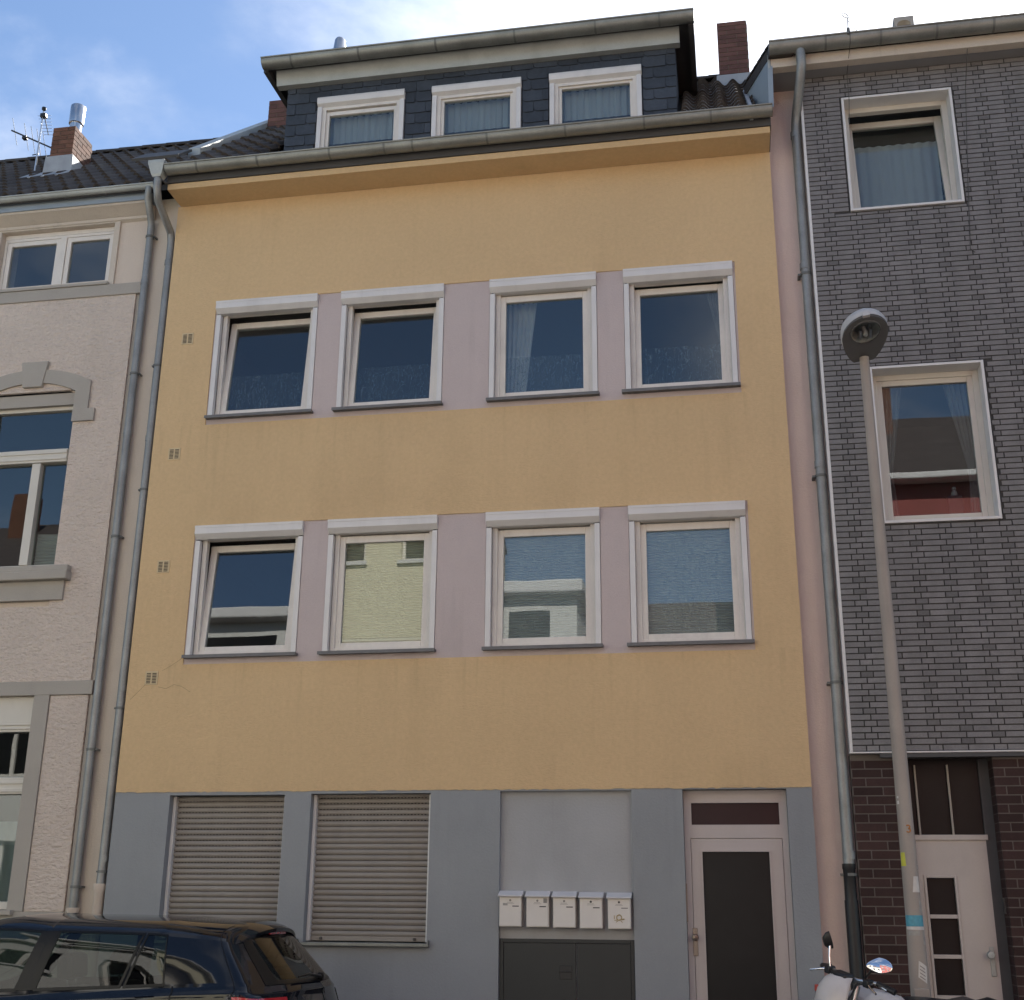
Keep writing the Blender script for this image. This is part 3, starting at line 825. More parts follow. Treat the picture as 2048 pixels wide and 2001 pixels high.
# slates
def slate(x0, x1, z0, z1, proud):
    rr = min(0.05, (x1-x0)*0.35)
    pts = [(x0, z1), (x0, z0+rr)]
    for i in range(1, 5):
        a = math.pi+math.pi/2*i/4
        pts.append((x0+rr+rr*math.cos(a), z0+rr+rr*math.sin(a)))
    pts += [(x1, z0), (x1, z1)]
    vs = [(p[0], 0.108-0.004-proud*(1-(p[1]-z0)/(z1-z0)), p[1]) for p in pts] + [(p[0], 0.109, p[1]) for p in pts]
    n = len(pts)
    MB().add(vs, [tuple(range(n))]+[(i, i+n, (i+1) % n+n, (i+1) % n) for i in range(n)]).build('slate_shingle', 'slate', dormer)
rowh = 0.142
zz = 9.56
rr_ = 0
wins = [(1.545, 2.60), (2.90, 3.95), (4.245, 5.292)]
while zz < 10.66:
    segs = [(1.17, 1.545), (2.60, 2.90), (3.95, 4.245), (5.292, 5.66)] if zz+rowh*0.5 < 10.43 else [(1.17, 5.66)]
    for (a, b) in segs:
        x = a - (0.12 if rr_ % 2 else 0.0) - random.uniform(0, 0.03)
        while x < b-0.02:
            wd = random.uniform(0.22, 0.29)
            s0, s1 = max(a, x), min(b, x+wd)
            if s1-s0 > 0.03:
                slate(s0+0.002, s1-0.002, zz-random.uniform(0.004, 0.014), zz+rowh+0.02, 0.012+random.uniform(0, 0.004))
            x += wd
    zz += rowh; rr_ += 1
def dormer_window(x0, x1, zt, strip):
    w = MB().frame(x0+0.05, x1-0.05, 9.6, zt-0.10, 0.05, 0.10, 0.17).build('dormer_window', 'white_pvc', house, bevel=0.003)
    MB().prism([(0.16, zt), (0.055, zt), (0.045, zt-0.03), (0.055, zt-0.085), (0.10, zt-0.115), (0.16, zt-0.115)], x0, x1, 'x').build('shutter_box', 'white_metal', w, bevel=0.003)
    for xx in (x0+0.004, x1-0.056):
        MB().box(xx, xx+0.052, 0.07, 0.13, 9.6, zt-0.12).build('guide_rail', 'white_metal', w, bevel=0.003)
    a, b, c, d = x0+0.085, x1-0.085, 9.63, zt-(0.165 if strip else 0.125)
    MB().frame(a, b, c, d, 0.05, 0.125, 0.18).build('sash', 'white_pvc', w, bevel=0.004)
    MB().box(a+0.05, b-0.05, 0.15, 0.156, c+0.05, d-0.05).build('pane', 'window_glass', w)
    rows = []
    for z in (9.6, d):
        rows.append([(a+(b-a)*i/70, 0.25+0.012*math.sin(i*0.8)+0.006*math.sin(i*1.9), z) for i in range(71)])
    MB().grid(rows).build('net_curtain', 'net_white', w, smooth=60)
dormer_window(1.555, 2.592, 10.432, True)
dormer_window(2.912, 3.940, 10.424, False)
dormer_window(4.256, 5.284, 10.425, False)

# ------------------------------------------------ mailboxes (each hangs on the wall)
ML = [(3.811, 1.406), (4.055, 1.404), (4.294, 1.402), (4.531, 1.398), (4.779, 1.396)]
mlab = ['white mailbox with a smudged label, leftmost of the row of five beside the front door',
        'white mailbox with a grey sticker at its upper right, second from the left',
        'plain white mailbox in the middle of the row of five',
        'white mailbox with a dark round emblem, second from the right in the row',
        'white mailbox bearing a gold post horn, rightmost of the row of five']
for k, (x, z) in enumerate(ML):
    t = thing('mailbox', mlab[k], 'mailbox', (x+0.105, 0.06, z), 'mailboxes above the meter cabinet')
    b = MB().box(x+0.006, x+0.206, -0.045, 0.06, z, z+0.262).build('body', 'mailbox_white', t, bevel=0.004)
    MB().box(x+0.012, x+0.200, -0.049, -0.0455, z+0.006, z+0.245).build('front_flap', 'mailbox_white', t, bevel=0.003)
    MB().prism([(-0.075, z+0.252), (-0.078, z+0.262), (0.02, z+0.305), (0.06, z+0.305), (0.06, z+0.252)], x-0.004, x+0.216, 'x').build('lid', 'mailbox_lid', t, bevel=0.003)
    cx = x+0.106
    e = MB().lathe([(0.0, -0.0512), (0.010, -0.0512), (0.010, -0.048)], (cx, 0, z+0.222), 12, 'y').build('emblem', 'ink' if k in (3, 4) else 'ink_soft', t)
    MB().box(cx-0.03, cx+0.025, -0.0505, -0.048, z+0.2035, z+0.2065).box(cx-0.035, cx+0.035, -0.0505, -0.048, z+0.194, z+0.1965).build('caption_strip', 'ink_soft', t)
    MB().box(x+0.125, x+0.183, -0.0506, -0.048, z+0.168, z+0.177).build('slot_plate', 'ink' if k != 4 else 'ink_soft', t)
    if k == 0:
        MB().box(x+0.04, x+0.082, -0.0507, -0.0485, z+0.178, z+0.198).build('name_label', 'sticker_grey', t)
    if k == 1:
        MB().box(x+0.16, x+0.192, -0.0507, -0.0485, z+0.203, z+0.243).build('sticker', 'ink_soft', t)
    if k == 4:
        h = MB()
        n = 20
        ring = [(cx+0.022*math.cos(2*math.pi*i/n), -0.0505, z+0.095+0.022*math.sin(2*math.pi*i/n)) for i in range(n+1)]
        h.tube(ring, 0.0045, 6)
        h.tube([(cx-0.042, -0.0505, z+0.072), (cx, -0.0505, z+0.076), (cx+0.046, -0.0505, z+0.082)], [0.003, 0.004, 0.006], 6)
        h.tube([(cx-0.042, -0.0505, z+0.082), (cx-0.042, -0.0505, z+0.112)], 0.0035, 6)
        h.tube([(cx-0.028, -0.0505, z+0.055), (cx-0.012, -0.0505, z+0.068)], 0.003, 6)
        h.tube([(cx+0.03, -0.0505, z+0.052), (cx+0.014, -0.0505, z+0.068)], 0.003, 6)
        h.build('post_horn_emblem', 'gold', t)

# ================================================================== the left house
lh = thing('corner_house', 'beige roughcast old town house with arched window surround and tiled roof', 'house', (-3.0, 4.0, 0.1))
LY = 0.10
LHOLES = [(-2.228, -0.803, 8.25, 9.03), (-2.12, -1.01, 4.93, 6.93), (-2.35, -1.03, 1.50, 3.575)]
MB().wall(-6.5, -0.405, 0.1, 9.3, LHOLES, LY, 0.45).build('wall', 'smooth_plaster', lh)
MB().box(-0.405, -0.002, 0.115, 0.45, 0.1, 9.3).build('pale_strip', 'pale_wall', lh)
lhull = MB().box(-6.5, -6.3, 0.45, 7.0, 0.1, 9.3).box(-0.3, -0.05, 0.45, 7.0, 0.1, 9.3).box(-6.3, -0.3, 6.8, 7.0, 0.1, 9.3).box(-6.3, -0.3, 0.45, 6.8, 7.3, 7.5).box(-6.3, -0.3, 0.45, 6.8, 3.9, 4.1).box(-6.3, -0.3, 0.45, 6.8, 9.2, 9.3)
lhull.build('back_wall', 'room', lh)
# roughcast fields
MB().wall(-6.5, -0.435, 3.715, 8.075, [(-2.12, -1.005, 4.5, 6.95)], 0.062, 0.102).build('roughcast', 'rough_plaster', lh)
MB().box(-0.86, -0.44, 0.066, 0.102, 1.49, 3.57).build('roughcast_panel', 'rough_plaster', lh, bevel=0.008)
# grey trim: bands, lesenes, plinth, edge strip
MB().box(-6.5, -0.375, 0.045, 0.101, 8.077, 8.217).build('string_course', 'grey_trim', lh, bevel=0.006)
MB().box(-6.5, -0.40, 0.05, 0.101, 3.572, 3.713).build('string_course', 'grey_trim', lh, bevel=0.006)
MB().box(-1.03, -0.862, 0.05, 0.101, 1.49, 3.5715).build('lesene', 'grey_trim', lh, bevel=0.004)
MB().box(-2.52, -2.35, 0.05, 0.101, 1.49, 3.5715).build('lesene', 'grey_trim', lh, bevel=0.004)
MB().wall(-6.5, -0.405, 0.1, 1.489, [], 0.048, 0.101).build('plinth', 'grey_trim', lh)
MB().box(-0.434, -0.395, 0.085, 0.114, 1.489, 8.076).build('edge_strip', 'grey_trim', lh)
# upper window surround and cornice
MB().frame(-2.30, -0.735, 8.219, 9.10, 0.07, 0.075, 0.101).build('surround', 'pale_wall', lh, bevel=0.006)
cn = [(0.1, 9.03), (0.06, 9.05), (0.055, 9.08), (0.02, 9.10), (-0.03, 9.14), (-0.075, 9.165), (-0.085, 9.19), (0.1, 9.2)]
MB().prism(cn, -6.5, -0.33, 'x').build('cornice', 'pale_wall', lh, smooth=30)
MB().box(-6.5, -0.30, -0.10, 0.05, 9.186, 9.285).build('fascia_board', 'blue_board', lh, bevel=0.004)
gutter(lh, -6.5, -0.235, -0.15, 9.325, 0.047, [-3.4, -2.6, -1.9, -1.35, -0.85, -0.4], mt='zinc_sheet')
lp = MB().tube([(-0.30, -0.16, 9.3), (-0.305, -0.15, 9.16), (-0.33, 0.0, 9.02), (-0.335, 0.05, 8.93), (-0.335, 0.052, 8.8), (-0.337, 0.052, 1.52)], 0.041, 12).build('downpipe', 'zinc_pipe', lh, smooth=40)
for z in (8.78, 7.08, 5.22, 3.02, 1.72):
    MB().lathe([(0.042, -0.012), (0.049, -0.012), (0.049, 0.012), (0.042, 0.012)], (-0.336, 0.052, z), 14).box(-0.285, -0.27, 0.04, 0.12, z-0.009, z+0.009).build('pipe_clip', 'zinc_joint', lp)
for z in (8.2, 6.4, 3.4, 1.62):
    MB().lathe([(0.0415, -0.03), (0.045, -0.03), (0.045, 0.03), (0.0415, 0.03)], (-0.336, 0.052, z), 14).build('pipe_sleeve', 'zinc_pipe', lp, smooth=40)
MB().lathe([(0.043, 0.03), (0.06, 0.03), (0.06, 0.0), (0.05, -0.02), (0.05, -1.4)], (-0.337, 0.055, 1.50), 14).build('standpipe', 'smooth_plaster', lp, smooth=40)
# upper window: two casements
w = MB().frame(-2.226, -0.805, 8.252, 8.975, 0.035, 0.16, 0.23).box(-1.507, -1.433, 0.15, 0.23, 8.288, 8.939).box(-2.226, -0.805, 0.155, 0.30, 8.975, 9.028).build('window', 'white_pvc', lh, bevel=0.004)
for (a, b) in ((-2.19, -1.507), (-1.433, -0.841)):
    MB().frame(a+0.002, b-0.002, 8.29, 8.937, 0.055, 0.165, 0.22).build('sash', 'white_pvc', w, bevel=0.004)
    MB().box(a+0.05, b-0.05, 0.19, 0.196, 8.34, 8.89).build('pane', 'window_glass', w)
MB().box(-2.25, -0.78, 0.03, 0.2, 8.219, 8.25).build('sill', 'grey_trim', w, bevel=0.004)
# arched window surround with keystone
def arc(cx, z0, hw, rise, n=14, a0=-1, a1=1):
    r = (hw*hw+rise*rise)/(2*rise)
    th = math.asin(hw/r)
    return [(cx+r*math.sin(th*(a0+(a1-a0)*i/n)), z0+rise-r+r*math.cos(th*(a0+(a1-a0)*i/n))) for i in range(n+1)]
CX = -1.535
outer = arc(CX, 7.035, 0.70, 0.175)
inner = arc(CX, 6.925, 0.53, 0.125)
poly = [(CX-0.70, 6.705), (CX-0.78, 6.705), (CX-0.78, 6.56), (CX-0.545, 6.56), ] + [(CX-0.53, 6.60)] + inner + [(CX+0.53, 6.60), (CX+0.545, 6.56), (CX+0.78, 6.56), (CX+0.78, 6.705), (CX+0.70, 6.705)] + outer[::-1]
sur = MB()
# front built as quads between the outer and inner lines for clean shading
A = [(p[0], 0.035, p[1]) for p in [(CX-0.70, 6.70)]+outer+[(CX+0.70, 6.70)]]
B = [(p[0], 0.035, p[1]) for p in [(CX-0.53, 6.70)]+inner+[(CX+0.53, 6.70)]]
A2 = [(p[0], 0.10, p[2]) for p in A]; B2 = [(p[0], 0.14, p[2]) for p in B]
sur.grid([A2, A, B, B2])
for s in (-1, 1):
    xa, xb = sorted((CX+s*0.528, CX+s*0.785))
    sur.box(xa, xb, 0.03, 0.14, 6.56, 6.702)
sur.build('arch_surround', 'grey_trim', lh)
MB().prism([(CX-0.11, 6.995), (CX+0.12, 6.995), (CX+0.165, 7.30), (CX-0.155, 7.30)], 0.02, 0.12, 'y').build('keystone', 'grey_trim', lh, bevel=0.006)
tym = arc(CX, 6.90, 0.54, 0.13)
MB().prism([(CX-0.54, 6.79)]+tym+[(CX+0.54, 6.79)], 0.10, 0.30, 'y').build('tympanum', 'grey_trim', lh)
w = MB().frame(-2.06, -1.012, 4.93, 6.80, 0.05, 0.155, 0.24).box(-2.01, -1.062, 0.13, 0.24, 6.135, 6.285).box(-1.467, -1.367, 0.14, 0.24, 4.98, 6.13).build('window', 'cream_frame', lh, bevel=0.004)
MB().box(-2.01, -1.062, 0.118, 0.13, 6.16, 6.185).box(-2.01, -1.062, 0.118, 0.13, 6.23, 6.265).build('moulding', 'cream_frame', w, bevel=0.004)
for (a, b, c, d) in ((-2.01, -1.062, 6.287, 6.748), (-2.01, -1.469, 4.982, 6.133), (-1.365, -1.062, 4.982, 6.133)):
    MB().box(a+0.01, b-0.01, 0.195, 0.201, c+0.01, d-0.01).build('pane', 'old_glass', w)
rows = []; z = 5.35; i = 0
while z > 4.98:
    rows.append([(-1.36, 0.25+(0.02 if i % 2 else 0), z), (-1.07, 0.25+(0.02 if i % 2 else 0), z-0.01)]); z -= 0.018; i += 1
MB().grid(rows).build('blind', 'curtain', w)
MB().box(-2.2, -0.80, -0.02, 0.16, 4.86, 4.925).box(-2.22, -0.79, -0.05, 0.10, 4.765, 4.86).build('sill', 'grey_trim', lh, bevel=0.012)
MB().box(-2.18, -0.85, 0.03, 0.10, 4.56, 4.765).build('apron', 'grey_trim', lh, bevel=0.006)
# ground floor window
w = MB().box(-2.35, -1.03, 0.13, 0.28, 3.30, 3.574).box(-2.35, -1.03, 0.12, 0.20, 3.215, 3.30).box(-2.35, -1.03, 0.14, 0.26, 2.60, 2.765).box(-2.35, -1.03, 0.14, 0.26, 1.505, 1.58).box(-1.08, -1.03, 0.15, 0.26, 1.58, 2.60).box(-1.08, -1.03, 0.15, 0.26, 2.765, 3.215).box(-2.35, -2.30, 0.15, 0.26, 1.58, 3.215).build('window', 'cream_frame', lh, bevel=0.006)
MB().box(-2.35, -1.03, 0.105, 0.12, 3.24, 3.262).box(-2.35, -1.03, 0.105, 0.12, 3.28, 3.30).box(-2.35, -1.03, 0.125, 0.14, 2.62, 2.66).box(-2.35, -1.03, 0.125, 0.14, 2.70, 2.73).build('moulding', 'cream_frame', w, bevel=0.004)
MB().box(-2.30, -1.075, 0.20, 0.206, 2.77, 3.21).build('pane', 'old_glass', w)
MB().box(-2.30, -1.075, 0.20, 0.206, 1.585, 2.595).build('pane', 'old_glass', w)
MB().box(-2.45, -0.95, -0.01, 0.15, 1.455, 1.503).build('sill', 'grey_trim', lh, bevel=0.008)
rows = [[(-2.3+1.22*i/50, 0.34+0.012*math.sin(i*0.9), zz_) for i in range(51)] for zz_ in (1.55, 2.35)]
MB().grid(rows).build('net_curtain', 'net_white', w, smooth=60)
# roof of the left house
LEY, LEZ, LRY = -0.14, 9.345, 2.72
LRZ = LEZ+(LRY-LEY)*SLOPE
lr = roof_slab(-6.5, 0.0, LEY, LEZ, LRY).build('roof', 'roof_under', lh)
lay_tiles(lr, -5.72, 0.0, LEY, LEZ+0.01, LRY, xmin=lambda v: -2.75-v*0.72)
ridge(lr, -6.0, 0.0, LRY, LRZ+0.02)
CHX, CHY = -2.55, 1.25
lc = chimney(lh, CHX, CHX+0.315, CHY, CHY+0.46, 10.72, 11.325, 'brick_chimney', bh=0.0672, bl=0.215)
MB().prism([(CHX-0.06, 10.55), (CHX+0.36, 10.55), (CHX+0.345, 10.87), (CHX-0.04, 10.87)], CHY-0.03, CHY+0.5, 'y').build('chimney_flashing', 'lead', lh, bevel=0.01)
MB().box(CHX-0.22, CHX+0.40, -0.10, 0.32, 0, 0.015).xf(Matrix.Translation((0, CHY-0.22, LEZ+(CHY-0.22-LEY)*SLOPE+0.055)) @ Matrix.Rotation(math.atan(SLOPE), 4, 'X')).build('lead_apron', 'lead', lh, bevel=0.005)
MB().lathe([(0.078, 0.0), (0.078, 0.14), (0.088, 0.14), (0.096, 0.145), (0.098, 0.41), (0.09, 0.42), (0.08, 0.42), (0.08, 0.2)], (CHX+0.215, CHY+0.16, 11.32), 22).build('flue_pipe', 'steel', lc, smooth=40)

# aerial on the left roof
AX, AY = -2.905, 1.5
aer = thing('television_aerial', 'thin dark rooftop aerial mast with crossed antenna rods beside the brick chimney', 'aerial', (AX, AY, 10.95))
MB().tube([(AX, AY, 10.7), (AX+0.0, AY, 11.80)], 0.012, 8).build('mast', 'steel', aer)
bm = MB().tube([(AX-0.44, AY, 11.55), (AX+0.22, AY, 11.19)], 0.011, 6)
bm.build('boom', 'black_plastic', aer)
for t in (0.08, 0.36, 0.52, 0.66, 0.8):
    px, pz = AX-0.44+0.66*t, 11.55-0.36*t
    MB().tube([(px+0.05, AY-0.16, pz+0.10), (px-0.05, AY+0.16, pz-0.10)], 0.004, 5).build('rod', 'steel', aer)
MB().box(AX-0.25, AX-0.19, AY-0.03, AY+0.03, 11.38, 11.43).build('junction_box', 'black_plastic', aer, bevel=0.006)
MB().box(AX-0.03, AX+0.05, AY-0.03, AY+0.03, 11.70, 11.76).build('junction_box', 'black_plastic', aer, bevel=0.006)
MB().lathe([(0.0, 0.04), (0.03, 0.03), (0.03, 0.0), (0.012, -0.02)], (AX, AY, 11.83), 10).build('mast_head', 'black_plastic', aer)
MB().tube([(AX+0.02, AY, 11.73), (AX+0.19, AY-0.1, 11.34)], 0.007, 6).build('boom', 'black_plastic', aer)
for i in range(7):
    t = i/6
    px, py, pz = AX+0.02+0.17*t, AY-0.1*t, 11.73-0.39*t
    ln = 0.10-0.03*t
    MB().tube([(px-ln, py, pz+0.01), (px+ln, py, pz-0.01)], 0.0032, 5).build('rod', 'steel', aer)
MB().tube([(AX-0.07, AY, 11.12), (AX+0.02, AY, 11.13)], 0.008, 6).build('bracket', 'black_plastic', aer)

# ================================================================== the right house
rh = thing('brick_clad_house', 'grey brick clad house with dark red brick base and white trimmed windows', 'house', (8.8, 4.0, 0.1))
BX0, BX1, BZ0, BZ1, BY = 6.972, 9.65, 2.895, 9.93, -0.06
RW = [(7.372, 8.448, 8.293, 9.617), (7.409, 8.437, 4.983, 6.543)]
MB().wall(BX0, 13.5, BZ0, BZ1, RW, BY+0.009, 0.30).build('clad_wall', 'joint_dark', rh)
MB().box(6.60, BX0-0.005, 0.13, 0.40, 0.1, 9.93).build('pink_wall_strip', 'pink_wall', rh)
MB().box(6.945, 6.972, BY-0.004, 0.13, BZ0-0.002, BZ1-0.02).build('edge_trim', 'white_metal', rh, bevel=0.003)
MB().box(6.94, 13.5, BY-0.012, 0.0, BZ0-0.018, BZ0-0.004).build('base_trim', 'white_metal', rh, bevel=0.003)
MB().box(7.2, 13.5, BY-0.004, -0.002, BZ0-0.055, BZ0-0.02).build('dark_trim', 'dark_board', rh)  # dark board strip just below the base trim
# grey facing bricks: two stretchers and a header, rows shifted by half a period
cells = []
RH_, S_, Hd = 0.0545, 0.212, 0.110
P_ = 2*S_+Hd
nr = int((BZ1-BZ0)/RH_)+1
hole2 = [(a-0.03, b+0.03, c-0.03, d+0.03) for (a, b, c, d) in RW]
rnd = random.Random(5)
for r in range(nr):
    z0 = BZ0+0.004+r*RH_; z1 = z0+RH_-0.0115
    if z1 > BZ1-0.002: z1 = BZ1-0.002
    if z1-z0 < 0.015: continue
    off = 7.089+(P_/2 if r % 2 else 0)-2*P_
    i = 0
    x = off
    shift = rnd.uniform(-0.004, 0.004)
    while x < BX1:
        seq = (Hd, S_, S_)[i % 3]
        a, b = x+0.0055+shift, x+seq-0.0055+shift
        header = (i % 3 == 0)
        dark = header and rnd.random() < 0.55
        x += seq; i += 1
        a, b = max(a, BX0+0.002), min(b, BX1)
        if b-a < 0.018: continue
        parts = [(a, b, z0, z1)]
        for h in hole2:
            new = []
            for (p, q, c, d) in parts:
                if q <= h[0] or p >= h[1] or d <= h[2] or c >= h[3]:
                    new.append((p, q, c, d)); continue
                if c < h[2]-0.006: new.append((p, q, c, h[2]))
                elif d > h[3]+0.006: new.append((p, q, h[3], d))
                else:
                    if p < h[0]-0.015: new.append((p, h[0], c, d))
                    if q > h[1]+0.015: new.append((h[1], q, c, d))
            parts = new
        for q in parts: cells.append((q, dark))
cells.sort(key=lambda c: (c[0][2], c[0][0]))
def brick_at(c, pr):
    (a, b, z0, z1) = c
    return MB().box(a, b, BY-pr, BY+0.012, z0, z1)
cache = {}
rest = MB()
nind = 0
for (c, dark) in cells:
    pr = rnd.uniform(-0.0015, 0.0015)
    vis = c[0] < 8.75+(c[2]-3.0)*0.12
    if nind < 300 and vis:
        key = (round(c[1]-c[0], 3), round(c[3]-c[2], 3), dark)
        if key not in cache:
            cache[key] = MB().box(0, key[0], 0, 0.014, 0, key[1]).mesh('brick', 'brick_header' if dark else 'brick_grey')
        obj('brick', cache[key], rh, loc=(c[0], BY-pr, c[2]))
        nind += 1
    else:
        rest.box(c[0], c[1], BY-pr, BY+0.012, c[2], c[3], 1 if dark else 0)
ro = rest.build('upper_brickwork', ['brick_grey', 'brick_header'], rh)
ro['kind'] = 'stuff'
# red brick ground floor
RHOLE = [(7.36, 8.14, 0.25, 2.855)]
MB().wall(6.945, 13.5, 0.1, BZ0-0.02, RHOLE, 0.003, 0.32).build('base_wall', 'joint_light', rh)
rb_cache = {}
rr0 = 0.0765
nrow = int((BZ0-0.06-0.1)/rr0)+1
for r in range(nrow):
    z1 = BZ0-0.075-r*rr0; z0 = z1-rr0+0.010
    if z0 < 0.12: break
    x = 6.945-(0.135 if r % 2 else 0.0)
    x = 6.81 if r % 2 == 0 else 6.695
    while x < 8.95:
        a, b = x+0.005, x+0.256-0.005
        x += 0.256
        a = max(a, 6.947)
        if b <= a+0.02: continue
        for (p, q) in ((a, min(b, 7.36)), (max(a, 8.14), b)):
            if q-p > 0.02 and (q <= 7.3601 or p >= 8.1399):
                k = (round(q-p, 3), round(z1-z0, 3))
                if k not in rb_cache:
                    rb_cache[k] = MB().box(0, k[0], 0, 0.02, 0, k[1]).mesh('red_brick', 'brick_red')
                obj('red_brick', rb_cache[k], rh, loc=(p, rnd.uniform(-0.001, 0.001), z0))
    # returns of the door jamb
    for jx in (8.14,):
        o = obj('red_brick', rb_cache.setdefault('jamb', MB().box(0, 0.02, 0, 0.20, 0, rr0-0.008).mesh('red_brick', 'brick_red')), rh, loc=(jx-0.003, 0.024, z0))
# recessed door
RDY = 0.2
MB().box(7.3, 8.2, RDY+0.1, RDY+0.14, 0.2, 2.9).build('door_backing', 'dark_void', rh)
rd = MB().wall(7.36, 8.052, 0.26, 2.20, [(7.527, 7.757, 0.62, 1.84)], RDY, RDY+0.05).build('house_door', 'door_white', rh, bevel=0.004)
MB().box(7.36, 8.07, RDY-0.02, RDY+0.05, 2.155, 2.20).build('transom_rail', 'door_white', rd, bevel=0.004)
MB().box(8.052, 8.139, RDY-0.0, RDY+0.06, 0.25, 2.85).build('door_frame', 'dark_board', rd)
MB().frame(7.505, 7.779, 0.60, 1.862, 0.022, RDY-0.012, RDY+0.02).build('glazing_bead', 'door_white', rd, bevel=0.004)
for z in (1.524, 1.202, 0.88):
    MB().box(7.527, 7.757, RDY-0.008, RDY+0.03, z-0.016, z+0.016).build('glazing_bar', 'door_white', rd, bevel=0.003)
MB().box(7.527, 7.757, RDY+0.03, RDY+0.036, 0.62, 1.84).build('door_pane', 'dark_glass', rd)
MB().box(7.36, 8.139, RDY+0.03, RDY+0.036, 2.20, 2.85).build('fanlight_pane', 'dark_glass', rd)
for x in (7.512, 7.79):
    MB().box(x-0.008, x+0.008, RDY-0.005, RDY+0.02, 2.20, 2.80).build('fanlight_bar', 'grey_trim', rd, bevel=0.002)
MB().box(7.982, 8.022, RDY-0.012, RDY+0.002, 1.05, 1.285).build('lock_plate', 'zinc_sheet', rd, bevel=0.004)
MB().lathe([(0.0, -0.07), (0.028, -0.065), (0.034, -0.045), (0.024, -0.03), (0.012, -0.02), (0.012, 0.0)], (7.985, RDY-0.01, 1.222), 16, 'y').build('door_knob', 'zinc_sheet', rd, smooth=50)
MB().box(8.1235, 8.139, 0.1, 0.135, 1.55, 1.68).build('bell_panel', 'ink', rh)
MB().box(7.30, 8.20, -0.3, 0.3, 0.1, 0.25).build('door_step', 'kerb_stone', rh, bevel=0.01)
# windows in the brick cladding
def clad_window(x0, x1, z0, z1, tilt, kind):
    w = MB().frame(x0-0.012, x1+0.012, z0-0.012, z1+0.012, 0.026, BY-0.022, BY+0.012).build('window', 'white_metal', rh, bevel=0.003)
    rv = MB()
    d0, d1 = BY+0.010, 0.17
    rv.box(x0, x0+0.012, d0, d1, z0, z1); rv.box(x1-0.012, x1, d0, d1, z0, z1)
    rv.box(x0+0.012, x1-0.012, d0, d1, z1-0.012, z1); rv.box(x0+0.012, x1-0.012, d0, d1, z0, z0+0.012)
    rv.build('reveal_panel', 'white_metal', w)
    fx0, fx1 = x0+0.012, x1-0.012
    MB().frame(fx0, fx1, z0+0.012, z1-0.012, 0.055, 0.10, 0.17).build('frame', 'cream_frame', w, bevel=0.004)
    a, b, c, d = fx0+0.03, fx1-0.03, z0+0.04, z1-0.045
    Mx = Matrix.Translation((0, 0.13, c)) @ Matrix.Rotation(-tilt, 4, 'X') @ Matrix.Translation((0, -0.13, -c))
    MB().frame(a, b, c, d, 0.075, 0.118, 0.175).xf(Mx).build('sash', 'cream_frame', w, bevel=0.005)
    MB().box(a+0.075, b-0.075, 0.142, 0.148, c+0.075, d-0.075).xf(Mx).build('pane', 'window_glass', w)
    if kind == 'curtains':
        for s in (-1, 1):
            rows = []
            for t in range(11):
                f = t/10
                z = d-0.03-f*(d-c)
                wd = 0.24-0.16*min(1, f*1.6)+0.10*max(0, f-0.6)
                xe = a+0.04 if s < 0 else b-0.04
                rows.append([(xe-s*wd*i/24, 0.27+0.02*math.sin(i*1.2), z) for i in range(25)])
            MB().grid(rows).build('curtain', 'sheer_white', w, smooth=60)
        MB().lathe([(0.0, 0.10), (0.016, 0.092), (0.02, 0.07), (0.012, 0.06), (0.03, 0.03), (0.034, 0.0), (0.0, 0.0)], (b-0.27, 0.30, c+0.30), 12).build('figurine', 'sheer_white', w)
        MB().box(b-0.34, b-0.20, 0.26, 0.34, c+0.05, c+0.30).build('ornament_box', 'black_plastic', w, bevel=0.01)
    else:
        rows = [[(a+0.06+(b-a-0.12)*i/60, 0.36+0.01*math.sin(i*0.9), z) for i in range(61)] for z in (c, d-0.28)]
        MB().grid(rows).build('net_curtain', 'net_white', w, smooth=60)
    return w
clad_window(*RW[0], RAD(8.5), 'net')
clad_window(*RW[1], 0, 'curtains')
rhull = MB().box(6.62, 6.9, 0.40, 7.0, 0.1, 9.93).box(13.2, 13.5, 0.3, 7.0, 0.1, 9.93).box(6.9, 13.2, 6.8, 7.0, 0.1, 9.93).box(6.9, 13.2, 0.31, 6.8, 6.9, 7.1).box(6.9, 13.2, 0.31, 6.8, 2.95, 3.1)
rhull.box(6.9, 13.2, 2.5, 2.6, 0.1, 9.93)
rhull.build('back_wall', 'room', rh)
# eaves
MB().box(6.655, 13.5, -0.285, 0.40, 9.93, 9.965).build('soffit', 'soffit_grey', rh)
MB().box(6.655, 13.5, -0.305, -0.2, 9.922, 10.05).build('fascia_board', 'pale_wall', rh, bevel=0.004)
gutter(rh, 6.638, 13.5, -0.40, 10.105, 0.092, [7.2, 7.75, 8.3, 8.85, 9.4])
MB().prism([(-0.42, 10.10), (-0.42, 10.13), (4.5, 11.9), (9.0, 9.9), (9.0, 9.8), (4.5, 11.8), (0.2, 9.97)], 6.66, 13.5, 'x').build('roof', 'roof_under', rh)
